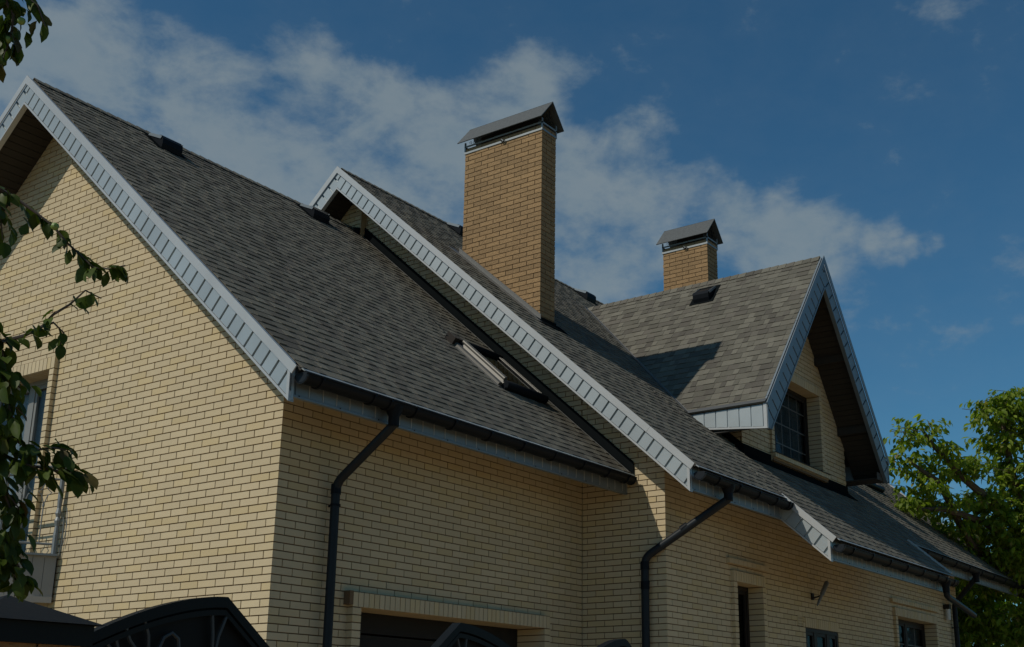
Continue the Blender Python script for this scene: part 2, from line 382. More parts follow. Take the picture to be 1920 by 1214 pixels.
# the projecting front block
FE = Frame((5.2, -1.24, 0), Y, Z, -X); FB = Frame((5.2, -1.24, 0), X, Z, -Y)
brickwall('end_wall', FE, .0, 1.2395, -3.45, 2.6, clips=[(-MBs, 1, zB(-1.24)-SOF)], phase=0, start=0.)
brickwall('end_wall_above_roof', FE, 0.6, 5.46, -.3, 6.4, clips=[(-MBs, 1, zB(-1.24)-OFF), (MA, -1, -(zA(-1.24))+.12), (-1, 0, -.55)], holes=[(0, 1.2395, -5, .9)], phase=0, start=0.) if False else None
FE2 = Frame((5.2, 0, 0), Y, Z, -X)
brickwall('upper_end_wall', FE2, 0, 4.20, 1.4, 6.4, clips=[(-MBs, 1, zB(0)-SOF), (MA, -1, -(zA(0))+.15)], phase=0, start=.02)
FE3 = Frame((5.08, 0, 0), Y, Z, -X)
brickwall('upper_end_pier', FE3, 4.22, 5.6, 5.0, 6.4, clips=[(-MBs, 1, zB(0)-SOF), (MBs, 1, zB(0)-SOF+2*MBs*RB_Y)], phase=0, start=.06)
b = MB(); b.box((5.085, 4.205, 5.2), (5.25, 4.219, 6.2), 'brick'); b.build('pier_side', house)
W1 = (1.83, 2.62, -2.6, 0.0); W2 = (4.13, 5.40, -2.2, -.45); W3 = (8.05, 10.15, -2.6, 0.0)
frontw = brickwall('front_wall', FB, .0105, 11.7, -3.45, zB(-1.24)-SOF+.02, holes=[bounds(W1, .10), bounds(W2, .0), bounds(W3, .10), (3.84, 4.06, -.45, -.3)], phase=1, start=.005)
# plain closing walls that the photograph does not show
b = MB()
b.box((.03, 8.6, GZ), (16.9, 8.82, 2.2), 'brick'); b.build('rear_wall', house)
b = MB(); b.prism([(16.9, -1.20, GZ), (16.9, 8.6, GZ), (16.9, 8.6, 2.6), (16.9, RB_Y, 6.3), (16.9, -1.20, 1.37)], V((-.2, 0, 0)), 'brick'); b.build('far_end_wall', house)
b = MB(); b.prism([(5.9, 0, 1.2), (5.9, 8.6, 1.2), (5.9, 8.6, 2.5), (5.9, RB_Y, 6.3), (5.9, 0, 2.4)], V((-.05, 0, 0)), 'room'); b.build('loft_wall', house)

# ---------------------------------------------------------------- openings
def surround(F, o, sw, proud, rec, name, sill=False, right=True, vmin=None, soffit=True):
    """window opening: projecting brick surround, soldier lintel, jambs running into the reveal"""
    u0, u1, v0, v1 = o; b = MB(); vv = math.ceil((v0 if vmin is None else vmin)/PV)*PV
    core = MB()
    if sw:
        for (a, c) in ((u0-sw, u0), (u1, u1+sw)):
            core.fbox(F, a+.006, c-.006, vv, v1-.002, -rec, proud-.008, 'mortar')
            v = vv
            while v < v1-.01: b.fbox(F, a, c, v, min(v+BH, v1-J), -rec, proud+random.uniform(-.001, .001), 'brick'); v += PV
    a, c = u0-sw, u1+sw; core.fbox(F, a+.006, c-.006, v1+.006, v1+.148, -rec, proud-.008, 'mortar')
    n = max(1, round((c-a)/.077)); st = (c-a)/n
    for i in range(n): b.fbox(F, a+i*st, a+(i+1)*st-.010, v1, v1+.14, -rec, proud+random.uniform(-.001, .001), 'brick')
    c_ = core.build(name+'_bed', house); b.build('brick_surround', c_)
    return c_
def window(F, o, rec, cols, name, fm='frame', curtain=True, bars=None, gm='glass'):
    u0, u1, v0, v1 = o; b = MB(); n0, n1 = -rec, -rec+.07; t = .06
    b.fbox(F, u0, u1, v1-t, v1, n0, n1, fm); b.fbox(F, u0, u1, v0, v0+t, n0, n1, fm)
    for a in (u0, u1-t): b.fbox(F, a, a+t, v0+t, v1-t, n0, n1, fm)
    fr = b.build(name, house); e = [u0+t]+[u0+t+(u1-u0-2*t)*c for c in cols]+[u1-t]
    for c in e[1:-1]: m_ = MB(); m_.fbox(F, c-.045, c+.045, v0+t+.001, v1-t-.001, n0+.002, n1-.002, fm); m_.build('mullion', fr)
    for i in range(len(e)-1):
        a, c = e[i]+(.045 if i else 0), e[i+1]-(.045 if i < len(e)-2 else 0)
        s_ = MB()
        s_.fbox(F, a, c, v1-t-.05, v1-t-.001, n0+.012, n1-.012, fm); s_.fbox(F, a, c, v0+t+.001, v0+t+.05, n0+.012, n1-.012, fm)
        for q in (a, c-.045): s_.fbox(F, q, q+.045, v0+t+.05, v1-t-.05, n0+.012, n1-.012, fm)
        s_.build('sash', fr)
        g_ = MB(); g_.fbox(F, a+.04, c-.04, v0+t+.045, v1-t-.045, n0+.03, n0+.036, gm); g_.build('pane', fr)
        if bars:
            q_ = MB(); nc = max(1, round((c-a)/bars)); nr_ = max(1, round((v1-v0)/bars))
            for k in range(1, nc): x_ = a+(c-a)*k/nc; q_.fbox(F, x_-.009, x_+.009, v0+t+.05, v1-t-.05, n0+.037, n0+.045, 'rust')
            for k in range(1, nr_): y_ = v0+(v1-v0)*k/nr_; q_.fbox(F, a+.045, c-.045, y_-.009, y_+.009, n0+.0372, n0+.0448, 'rust')
            if q_.v: q_.build('glazing_bars', fr)
    if curtain:
        cu = MB(); k = int((u1-u0)/.06); pts = []
        for i in range(k+1): pts.append((u0+(u1-u0)*i/k, n0-.05+.02*math.sin(i*1.9)+.008*math.sin(i*.7)))
        vs_ = []; fs = []
        for u, n in pts: vs_ += [F.P(u, v0, n), F.P(u, v1, n)]
        for i in range(k): fs.append((2*i, 2*i+2, 2*i+3, 2*i+1))
        cu.add(vs_, fs, 'curtain'); cu.build('curtain', fr)
    r_ = MB(); D = 1.6                                               # the dark room behind it
    for q in ([(u0-.3, v0-.2), (u1+.3, v0-.2), (u1+.3, v1+.2), (u0-.3, v1+.2)],): r_.prism([F.P(u, v, -rec-D) for u, v in q], F.N*-.05, 'room')
    r_.fbox(F, u0-.36, u0-.3, v0-.2, v1+.2, -rec-D, -rec-.02, 'room'); r_.fbox(F, u1+.3, u1+.36, v0-.2, v1+.2, -rec-D, -rec-.02, 'room')
    r_.fbox(F, u0-.3, u1+.3, v1+.2, v1+.25, -rec-D, -rec-.02, 'room'); r_.fbox(F, u0-.3, u1+.3, v0-.25, v0-.2, -rec-D, -rec-.02, 'room')
    r_.build('room_behind', fr)
    return fr
surround(FG, WG, .085, .055, .25, 'window_surround', vmin=-.75)
window(FG, WG, .25, (.28, .64), 'balcony_window', 'greyframe')
surround(FS, GD, .12, .08, .35, 'garage_surround', vmin=GZ+.02)
b = MB(); v = GZ
while v < GD[3]-.02:
    b.fbox(FS, GD[0], GD[1], v, min(v+.48, GD[3]), -.36, -.33, 'garage'); v += .5
gd = b.build('garage_door', house)
b = MB(); b.fbox(FS, .955, 1.008, -.735, -.60, -.005, .085, 'mortar'); b.build('brick_stub', house)
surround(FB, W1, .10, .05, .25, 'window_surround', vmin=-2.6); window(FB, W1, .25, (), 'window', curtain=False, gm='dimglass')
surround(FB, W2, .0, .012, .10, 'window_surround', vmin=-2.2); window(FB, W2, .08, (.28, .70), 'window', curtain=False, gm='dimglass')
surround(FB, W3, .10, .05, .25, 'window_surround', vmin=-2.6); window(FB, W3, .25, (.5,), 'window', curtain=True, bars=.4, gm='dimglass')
for o, ov in ((W1, .22), (W3, .22)):                               # projecting hood course above two windows
    b = MB(); c_ = MB(); a, e_ = o[0]-ov, o[1]+ov; n = round((e_-a)/.13); st = (e_-a)/n
    c_.fbox(FB, a+.01, e_-.01, .235, .291, -.01, .045, 'mortar')
    for i in range(n): b.fbox(FB, a+i*st, a+(i+1)*st-.01, .228, .297, -.01, .055, 'brick')
    b.build('hood_course', c_.build('hood_bed', house))
# pierced vent brick
b = MB(); b.fbox(FB, 3.845, 4.05, -.445, -.31, -.01, -.006, 'frame')
for i in range(5): b.fbox(FB, 3.845+i*.044, 3.845+i*.044+.022, -.445, -.31, -.006, .004, 'brick')
for i in range(4): b.fbox(FB, 3.868, 4.04, -.445+i*.042, -.430+i*.042, -.006, .002, 'brick')
b.build('vent_brick', house)

# ---------------------------------------------------------------- roofs
shrest = MB()
def roof(name, F, ulo, uhi, vlo, vhi, clips=(), thick=.2, under='soffit', seed=1, expo=.143, parent=None, tmn='shingle', detail=True, indiv=True):
    """slab plus courses of laminated shingles of uneven width; F.V runs up the slope"""
    rnd = random.Random(seed); b = MB()
    q = clipall([(ulo, vlo), (uhi, vlo), (uhi, vhi), (ulo, vhi)], clips)
    b.prism([F.P(u, v, -.003) for u, v in q], F.N*-.03, 'deck' if detail else 'shingle')
    rp = b.build(name, parent or house)
    if detail:
        nr = math.ceil((vhi-vlo)/expo); r = 0
        for r in range(nr):
            v0, v1 = vlo+r*expo, min(vlo+(r+1)*expo, vhi); u = ulo-rnd.uniform(0, .3); tall = rnd.random() < .5
            while u < uhi:
                w_ = rnd.choice((.09, .11, .13, .15, .17, .19, .22)); tall = not tall
                h_ = .0115 if tall else .0055
                a, c = max(u, ulo), min(u+w_-.0015, uhi); u += w_
                if c-a < .01: continue
                q = clipall([(a, v0), (c, v0), (c, v1), (a, v1)], clips)
                if not q: continue
                jit = rnd.uniform(-.0015, .0015)
                full = indiv and len(q) == 4 and abs(area(q)-(c-a)*(v1-v0)) < 1e-6 and abs((c-a)-(w_-.0015)) < 1e-6 and abs(v1-v0-expo) < 1e-4
                if full: pool('shingle', F, a, c, v0, v1, 0, h_, tmn, rp, True)
                else: piece(shrest, F, q, v0, v1, 0, h_+jit, tmn, True)
    return rp
thA = math.atan(MA); thB = math.atan(MBs); thD = math.atan(MD)
XA0, XA1 = -.55, 5.195; EA = -.754
upA = V((0, math.cos(thA), math.sin(thA))); nA = V((0, -math.sin(thA), math.cos(thA)))
FA = Frame((0, EA, zA(EA)), X, upA, nA); LA = (RA_Y-EA)/math.cos(thA)
roofA = roof('gable_roof', FA, XA0+.05, XA1, -.02, LA, seed=3)
upAb = V((0, -math.cos(thA), math.sin(thA))); nAb = V((0, math.sin(thA), math.cos(thA)))
FAb = Frame((0, 2*RA_Y-EA, zA(EA)), X, upAb, nAb)
roof('gable_roof_back', FAb, XA0+.05, XA1, -.02, LA, detail=False)
upB = V((0, math.cos(thB), math.sin(thB))); nB = V((0, -math.sin(thB), math.cos(thB)))
EB, EC = -1.97, -2.65; XB0, XC0, XC1, XD1 = 4.60, 7.15, 12.04, 19.0
FBr = Frame((0, EC, zB(EC)), X, upB, nB); LBr = (RB_Y-EC)/math.cos(thB); SB = (EB-EC)/math.cos(thB)
n_ = math.floor(SB/.143)*.143
roofB = roof('main_roof', FBr, XB0+.05, XC0, SB-.02, LBr, seed=5)
roof('main_roof_middle', FBr, XC0+.0, XC1-.01, -.02, LBr, seed=6)
roof('main_roof_far', FBr, XC1, XD1, SB-.02, LBr, seed=8)
upBb = V((0, -math.cos(thB), math.sin(thB))); nBb = V((0, math.sin(thB), math.cos(thB)))
FBb = Frame((0, 2*RB_Y-EB, zB(EB)), X, upBb, nBb); roof('main_roof_back', FBb, XB0+.05, XD1, -.02, (RB_Y-EB)/math.cos(thB), detail=False)
# dormer slopes (U runs along y, from front to back), cut on the valley with the main roof
EDX = 7.60; zE = DZ-MD*(DX-EDX); LD = (DX-EDX)/math.cos(thD)
def ybk(z): return RB_Y-(RB_Z-z)/MBs                                # where the main roof reaches height z
v1y = ybk(DZ); v0y = ybk(zE)
FD = Frame((EDX, 0, zE), -Y, V((math.cos(thD), 0, math.sin(thD))), V((-math.sin(thD), 0, math.cos(thD))))
sl = (v1y-v0y)/LD                                                    # -u <= v0y + sl*v
roofD = roof('dormer_roof', FD, -v1y, -DYF-.03, -.02, LD, clips=[(-1, -sl, v0y)], seed=11)
FD2 = Frame((2*DX-EDX, 0, zE), Y, V((-math.cos(thD), 0, math.sin(thD))), V((math.sin(thD), 0, math.cos(thD))))
roof('dormer_roof_far_side', FD2, DYF+.03, v1y, -.02, LD, clips=[(1, -sl, v0y)], seed=12, indiv=False)
# underside boards (soffits) under each gable overhang and along the eaves
def soffit(name, P, Q, across, n, mn='soffit', gap=.008, flat=False, th=.012):
    """boards laid side by side from P to Q, each running along `across`"""
    P, Q, A = V(P), V(Q), V(across); b = MB(); d = Q-P; L = d.length; n = n or max(1, round(L/.1)); dn = d.normalized(); nrm = A.normalized().cross(dn)
    if nrm.z < 0: nrm = -nrm
    for i in range(n):
        a = P+d*(i/n); c = P+d*((i+1)/n)-dn*gap
        b.prism([a, c, c+A, a+A], nrm*th, mn)
    b.prism([P+nrm*.012, Q+nrm*.012, Q+A+nrm*.012, P+A+nrm*.012], nrm*.01, 'deck')
    return b.build(name, house)
soffit('gable_soffit', (XA0+.03, EA+.10, zA(EA+.10)-SOF), (XA0+.03, RA_Y, RA_Z-SOF), (-XA0-.03, 0, 0), 0)
soffit('gable_soffit', (XA0+.03, 2*RA_Y-EA-.10, zA(EA+.10)-SOF), (XA0+.03, RA_Y, RA_Z-SOF), (-XA0-.03, 0, 0), 0)
soffit('eave_soffit', (0, EA+.08, zA(EA+.08)-SOF), (0, 0, zA(0)-SOF), (5.2, 0, 0), 0)
soffit('gable_soffit', (XB0+.03, EB+.08, zB(EB+.08)-SOF), (XB0+.03, RB_Y, RB_Z-SOF), (.60, 0, 0), 0)
soffit('gable_soffit', (XB0+.03, 2*RB_Y-EB-.08, zB(EB+.08)-SOF), (XB0+.03, RB_Y, RB_Z-SOF), (.60, 0, 0), 0)
soffit('eave_soffit', (5.2, EB+.08, zB(EB+.08)-SOF), (5.2, -1.24, zB(-1.24)-SOF), (2.0, 0, 0), 0)
soffit('eave_soffit', (XC0+.02, EC+.08, zB(EC+.08)-SOF), (XC0+.02, -1.24, zB(-1.24)-SOF), (XC1-XC0-.04, 0, 0), 0)
soffit('eave_soffit', (XC1, EB+.08, zB(EB+.08)-SOF), (XC1, -1.24, zB(-1.24)-SOF), (XD1-XC1-.02, 0, 0), 0)
for sx in (-1, 1):
    xe = DX+sx*(DX-EDX-.03); xk = DX+sx*2.0
    soffit('dormer_soffit', (xe, DYF+.03, 2.30), (DX, DYF+.03, DZ-.30), (0, -DYF+DYW-.03, 0), 0)
    soffit('dormer_eave_soffit', (xe, DYF+.03, 2.225), (xk+sx*.03, DYF+.03, 2.225 if sx > 0 else 2.68), (0, 1.9, 0), 3)
    if sx > 0: b = MB(); b.box((xe, DYF+.028, 2.215), (xk, DYF+.036, 2.34), 'soffit'); b.build('eave_box_end', house)
    for xb_ in (.94, 1.80):
        xq = DX+sx*xb_; zq = DZ-.30-MD*xb_; b = MB(); b.box((xq-.06, DYF+.04, zq-.10), (xq+.06, DYW-.001, zq+.03), 'soffit'); b.build('lookout_beam', house)

# pale metal edge boards: backing sheet, raised panels, bright capping and bottom lip
def barge(name, apex, H, N, th, L, off, s0=0., cut=None, pw=.172, capw=.07, endcap=True, mn='metal', cmn='capm', onroof=.05, indiv=True, zmin=None):
    """apex: roof-top point, H: horizontal direction down the slope, N outward; L: slope length"""
    D = (V(H)*math.cos(th)-Z*math.sin(th)); T = (V(H)*math.sin(th)+Z*math.cos(th)); F = Frame(apex, D, T, N)
    dp = off*math.cos(th)                                            # board depth measured square to the slope
    tt = math.tan(th)
    # plumb cut at both ends: at the apex u = -t*tan, at the eave likewise
    cl = []
    if s0 == 0: cl.append((-1, -tt, 0))                               # u >= t*tan(th) -> vertical line through the apex
    if cut: cl.append((1, tt, cut/math.cos(th)))
    if zmin is not None: cl.append((math.sin(th), -math.cos(th), V(apex).z-zmin))
    q = clipall([(s0-.6, -dp), (L+.6, -dp), (L+.6, 0), (s0-.6, 0)] if s0 == 0 else [(s0, -dp), (L+.6, -dp), (L+.6, 0), (s0, 0)], cl)
    b = MB(); b.prism([F.P(u, v, 0) for u, v in q], F.N*-.03, mn)
    part = b.build(name, house); rest = MB()
    k = int((s0-.6)/pw)
    while k*pw < L+.3:
        a, c = k*pw, (k+1)*pw-.030; k += 1
        q = clipall([(a, -dp+.022), (c, -dp+.022), (c, -.075), (a, -.075)], cl+([(-1, 0, -s0)] if s0 else []))
        if not q: continue
        p = MB(); p.prism([F.P(u, v, .022) for u, v in q], F.N*-.021, mn, bottom=False); 
        if indiv: p.build('panel', part)
        else: rest.v; rest.prism([F.P(u, v, .022) for u, v in q], F.N*-.021, mn, bottom=False)
    if rest.v: rest.build('panels', part, kind='stuff')
    lip = clipall([(s0-.6, -dp-.004), (L+.6, -dp-.004), (L+.6, -dp+.018), (s0-.6, -dp+.018)], cl+([(-1, 0, -s0)] if s0 else []))
    p = MB(); p.prism([F.P(u, v, .030) for u, v in lip], F.N*-.065, cmn)
    if cut and endcap:                                               # upright strip closing the lower end
        e = clipall([(0, -dp), (L+.6, -dp), (L+.6, -.02), (0, -.02)], cl+[(-1, -tt, -(cut-.035)/math.cos(th))])
        if e: p.prism([F.P(u, v, .0295) for u, v in e], F.N*-.03, cmn)
    p.build('bottom_trim', part)
    ccl = list(cl[:1]) if s0 == 0 else []
    cap = clipall([(s0-.6 if s0 == 0 else s0, -capw), (L+.045, -capw), (L+.045, .016), (s0-.6 if s0 == 0 else s0, .016)], ccl)
    p = MB(); c0 = 0
    # split into sheet lengths about 1.5 m, each lapping the next
    ln = 1.9; u = cap and min(x[0] for x in cap); end = L+.045; i = 0
    while u < end:
        v_ = min(u+ln, end)
        q = clipall(cap, [(-1, 0, -u), (1, 0, v_)])
        if q:
            p.prism([F.P(x, y, .044+.002*(i % 2)) for x, y in q], F.N*-.012, cmn)
            q2 = clipall(cap, [(-1, 0, -u), (1, 0, v_), (0, -1, 0)])
            if q2: p.prism([F.P(x, .018, .044) for x in (q2[0][0], q2[1][0])]+[F.P(x, .018, -onroof) for x in (q2[1][0], q2[0][0])], F.V*-.006, cmn)
        u = v_; i += 1
    p.build('cap_strip', part)
    return part
cA = RA_Y-(-.705)
barge('bargeboard', (XA0, RA_Y, RA_Z), -Y, -X, thA, (RA_Y-EA)/math.cos(thA), OFF, cut=cA)
barge('bargeboard', (XA0, RA_Y, RA_Z), Y, -X, thA, (RA_Y-EA)/math.cos(thA), OFF, cut=cA)
cB = RB_Y-(-1.94)
barge('bargeboard', (XB0, RB_Y, RB_Z), -Y, -X, thB, (RB_Y-EB)/math.cos(thB), OFF, cut=cB)
barge('bargeboard', (XB0, RB_Y, RB_Z), Y, -X, thB, (RB_Y-EB)/math.cos(thB), OFF, cut=cB)
barge('bargeboard', (XC0, RB_Y, RB_Z), -Y, -X, thB, (RB_Y-EC)/math.cos(thB), OFF, s0=(RB_Y-EB-.02)/math.cos(thB), cut=RB_Y-(-2.60))
cD = (DX-EDX)-.0
barge('dormer_bargeboard', (DX, DYF, DZ), -X, -Y, thD, LD, DOFF, cut=cD, pw=.22, mn='shademetal', cmn='shademetal', zmin=2.205, onroof=.015)
barge('dormer_bargeboard', (DX, DYF, DZ), X, -Y, thD, LD, DOFF, cut=cD, pw=.22, mn='shademetal', cmn='shademetal', zmin=2.205, onroof=.015)
# bright edge strips on the right-hand verges
for nm, x_, e_, s_ in (('verge_strip', XC1, EC, SB), ('verge_strip', XD1, EB, LBr-SB+.0)):
    b = MB(); P0 = V((x_, e_, zB(e_))); b.prism([P0+V((-.03, 0, 0))+nB*.03, P0+V((.02, 0, 0))+nB*.03, P0+upB*s_+V((.02, 0, 0))+nB*.03, P0+upB*s_+V((-.03, 0, 0))+nB*.03], nB*-.09, 'capm'); b.build(nm, house)
b = MB(); P0 = V((XD1, EB+.06, zB(EB+.06))); b.prism([P0, P0+upB*(LBr-SB), P0+upB*(LBr-SB)-nB*.27, P0-nB*.27], V((-.02, 0, 0)), 'metal'); b.build('far_bargeboard', house)
b = MB(); P0 = V((XC1, EC+.06, zB(EC+.06))); b.prism([P0, P0+upB*SB, P0+upB*SB-nB*.27, P0-nB*.27], V((-.02, 0, 0)), 'metal'); b.build('short_bargeboard', house)
# eave fascias with upright ribs
def fascia(name, x0, x1, y, zb, zt, pw=.174, indiv=True, F=None):
    F = F or Frame((0, y, 0), X, Z, -Y); b = MB(); b.fbox(F, x0, x1, zb, zt, -.02, 0, 'shademetal'); part = b.build(name, house); rest = MB()
    u = x0+.03
    while u < x1-.03:
        c = min(u+pw-.02, x1-.01); p = rest if not indiv else MB()
        p.fbox(F, u, c, zb+.022, zt-.002, .001, .010, 'shademetal')
        p.fbox(F, c+.004, c+.014, zb+.022, zt-.004, .001, .013, 'capm')
        if indiv: p.build('panel', part)
        u += pw
    if rest.v: rest.build('panels', part, kind='stuff')
    p = MB(); p.fbox(F, x0, x1, zb-.004, zb+.018, -.03, .016, 'shademetal'); p.build('bottom_trim', part)
    p = MB(); u = x0+.06
    while u < x1: p.fbox(F, u, u+.012, zb+.008, zb+.02, .016, .020, 'frame'); u += .52
    p.build('screw', part, kind='stuff')
    return part
def zf(zr, y): return zr(y)-OFF
fascia('eave_fascia', XA0+.04, 5.19, -.68, .957, 1.24)
fascia('eave_fascia', XB0+.04, XC0, -1.915, zB(-1.915)-OFF, 1.13)
fascia('eave_fascia', XC0+.04, XC1-.03, -2.575, zB(-2.575)-OFF, .50)
fascia('eave_fascia', XC1+.04, XD1-.03, -1.915, zB(-1.915)-OFF, 1.13, indiv=False)
# dormer eave fascias along y with a drip strip; lower edge rises slightly towards the back
for sx in (-1, 1):
    xe = DX+sx*(DX-EDX-.01); Fd = Frame((xe, 0, 0), Y, Z, X*sx)
    if sx < 0:
        b = MB(); zb0, zb1 = 2.205, 2.37; yb = v0y+.3
        b.prism([(xe, DYF, zb0), (xe, yb, zb1), (xe, yb, zE+.02), (xe, DYF, zE+.02)], V((.02, 0, 0)), 'metal'); part = b.build('dormer_fascia', house)
        u = DYF+.05
        while u < yb-.1:
            c = u+.172; f_ = lambda y: zb0+(zb1-zb0)*(y-DYF)/(yb-DYF)
            p = MB(); p.prism([(xe-.012, u, f_(u)+.03), (xe-.012, c, f_(c)+.03), (xe-.012, c, zE-.03), (xe-.012, u, zE-.03)], V((.011, 0, 0)), 'metal', bottom=False); p.build('panel', part); u += .19
        p = MB(); p.prism([(xe-.02, DYF-.02, zb0-.004), (xe-.02, yb, zb1-.004), (xe-.02, yb, zb1+.022), (xe-.02, DYF-.02, zb0+.022)], V((.05, 0, 0)), 'capm')
        p.prism([(xe-.019, DYF-.018, zb0), (xe-.019, DYF+.035, zb0), (xe-.019, DYF+.035, zE), (xe-.019, DYF-.018, zE)], V((.02, 0, 0)), 'capm'); p.build('bottom_trim', part)
        p = MB(); p.prism([(xe-.055, DYF-.01, zE+.0), (xe-.055, v0y+.25, zE+.0), (xe+.03, v0y+.25, zE+.065), (xe+.03, DYF-.01, zE+.065)], V((.02, 0, -.012)), 'rust'); p.build('drip_strip', part)
    else:
        b = MB(); b.prism([(xe, DYF, 2.205), (xe, v0y, 2.35), (xe, v0y, zE+.02), (xe, DYF, zE+.02)], V((-.02, 0, 0)), 'metal'); b.build('dormer_fascia', house)

# drip strips and gutters
def gutter(x0, x1, y, z, r=.078, brk=(), cap0=True, cap1=True, out=None, ya=None, za=None):
    b = MB(); n = 10
    pr = [(y+r*math.cos(a), z+r*math.sin(a)) for a in [math.pi+math.pi*i/n for i in range(n+1)]]
    rim = [(y-r-.012, z+.004), (y-r-.012, z-.010)]
    ou = pr; inn = [(y+(r-.005)*math.cos(a), z+(r-.005)*math.sin(a)) for a in [math.pi+math.pi*i/n for i in range(n+1)]]
    vs_ = []; fs = []
    prof = ou+inn[::-1]; m = len(prof)
    for x in (x0, x1): vs_ += [(x, p[0], p[1]) for p in prof]
    for i in range(m): j = (i+1) % m; fs.append((i, j, m+j, m+i))
    fs.append(tuple(range(m))); fs.append(tuple(range(m, 2*m))[::-1])
    b.add(vs_, fs, 'dark'); b.tube([(x0, y-r, z+.003), (x1, y-r, z+.003)], .010, 'dark', 8)
    g_ = b.build('gutter', house, smooth=True)
    for c, x in ((cap0, x0), (cap1, x1)):
        if c:
            p = MB(); k = 14; pts = [(x, y+(r+.006)*math.cos(math.pi+math.pi*i/k), z+(r+.006)*math.sin(math.pi+math.pi*i/k)) for i in range(k+1)]+[(x, y+r*.7, z+.02), (x, y-r*.7, z+.02)]
            p.prism(pts, V((.02 if x == x0 else -.02, 0, 0)), 'pipe'); p.build('end_cap', g_)
    for x in brk:
        p = MB(); a_ = []
        for i in range(13):
            a = math.pi+math.pi*i/12; a_.append((y+(r+.004)*math.cos(a), z+(r+.004)*math.sin(a), y+(r+.012)*math.cos(a), z+(r+.012)*math.sin(a)))
        for i in range(12):
            q = [(x-.014, a_[i][2], a_[i][3]), (x-.014, a_[i+1][2], a_[i+1][3]), (x-.014, a_[i+1][0], a_[i+1][1]), (x-.014, a_[i][0], a_[i][1])]
            p.prism(q, V((.028, 0, 0)), 'dark')
        p.box((x-.014, y+r, z-.01), (x+.014, y+r+.03, z+.06), 'dark'); p.box((x-.014, y-r-.014, z-.02), (x+.014, y-r-.004, z+.014), 'dark')
        p.build('bracket', g_)
    return g_
def bend(pts, r=.045, k=5):                                          # a polyline with rounded corners
    pts = [V(p) for p in pts]; o = [pts[0]]
    for i in range(1, len(pts)-1):
        a = (pts[i-1]-pts[i]); c = (pts[i+1]-pts[i]); d = min(.10, a.length*.45, c.length*.45); A = pts[i]+a.normalized()*d; B_ = pts[i]+c.normalized()*d
        for j in range(k+1):
            t = j/k; o.append(A*(1-t)**2+pts[i]*2*t*(1-t)+B_*t*t)
    o.append(pts[-1]); return o
def downpipe(pts, r=.045, clamps=(), sleeves=()):
    b = MB(); b.tube(bend(pts), r, 'pipe', 18); p = b.build('downpipe', house, smooth=True)
    for (P, D) in sleeves:
        P, D = V(P), V(D).normalized(); m = MB(); m.tube([P-D*.05, P+D*.05], r+.006, 'dark', 18); m.build('socket', p, smooth=True)
    for P in clamps:
        P = V(P); m = MB(); m.tube([P-Z*.012, P+Z*.012], r+.008, 'dark', 18); m.box(P+V((-.008, .0, -.01)), P+V((.008, .09, .01)), 'dark'); m.build('clamp', p)
    return p
gy, gz = -.800, 1.138
gA = gutter(XA0+.02, 5.12, gy, gz, brk=[-.33, .35, .58, .95, 1.55, 2.15, 2.75, 3.35, 3.95, 4.5, 4.95])
b = MB(); b.prism([(XA0+.05, EA-.065, zA(EA)-.045), (5.19, EA-.065, zA(EA)-.045), (5.19, EA+.02, zA(EA)+.012), (XA0+.05, EA+.02, zA(EA)+.012)], V((0, .01, -.006)), 'metal'); b.build('drip_strip', house)
gB = gutter(XB0+.02, XC0-.05, -2.045, 0.985, brk=[5.0, 5.55, 6.1, 6.62, 7.0])
b = MB(); b.prism([(XB0+.05, EB-.06, zB(EB)-.045), (XC0-.02, EB-.06, zB(EB)-.045), (XC0-.02, EB+.02, zB(EB)+.012), (XB0+.05, EB+.02, zB(EB)+.012)], V((0, .01, -.006)), 'metal'); b.build('drip_strip', house)
gC = gutter(XC0+.02, XC1-.05, -2.70, .385, brk=[7.5, 8.2, 8.9, 9.6, 10.3, 11.0, 11.4, 11.8])
b = MB(); b.prism([(XC0+.05, EC-.06, zB(EC)-.045), (XC1-.02, EC-.06, zB(EC)-.045), (XC1-.02, EC+.02, zB(EC)+.012), (XC0+.05, EC+.02, zB(EC)+.012)], V((0, .01, -.006)), 'metal'); b.build('drip_strip', house)
gD = gutter(XC1+.05, XD1, -2.045, 0.985, brk=[12.6+.8*i for i in range(8)])
b = MB(); b.prism([(XC1+.02, EB-.06, zB(EB)-.045), (XD1, EB-.06, zB(EB)-.045), (XD1, EB+.02, zB(EB)+.012), (XC1+.02, EB+.02, zB(EB)+.012)], V((0, .01, -.006)), 'metal'); b.build('drip_strip', house)
def outlet(x, y, z, r=.05):
    b = MB(); b.tube([(x, y, z-.03), (x, y, z-.07), (x, y, z-.13), (x, y, z-.22)], [r*1.75, r*1.6, r*1.1, r*1.08], 'dark', 18); b.build('outlet', house, smooth=True)
outlet(.70, gy, gz); downpipe([(.70, gy, gz-.15), (.70, gy, .93), (.665, -.10, .42), (.68, -.10, GZ+.2)], clamps=[(.67, -.10, .20), (.68, -.10, -1.6)], sleeves=[((.70, gy, .96), Z), ((.667, -.10, .36), Z)])
outlet(5.35, -2.045, 0.985); downpipe([(5.35, -2.045, .86), (5.35, -2.045, .79), (5.09, -1.0, .12), (5.09, -1.0, GZ+.2)], r=.05, clamps=[], sleeves=[((5.35, -2.045, .83), Z), ((5.09, -1.0, .02), Z), ((5.09, -1.0, -.22), Z), ((5.22, -1.5, .46), V((.26, -.955, .67)))])
outlet(11.55, -2.70, .385); downpipe([(11.55, -2.70, .24), (11.56, -2.70, .12), (12.95, -2.70, -.08)], r=.05)
outlet(15.6, -2.045, 0.985); downpipe([(15.6, -2.045, .86), (15.62, -1.95, .76), (16.45, -1.33, .46), (16.45, -1.33, GZ+.2)], r=.05, clamps=[(16.45, -1.33, .0)])

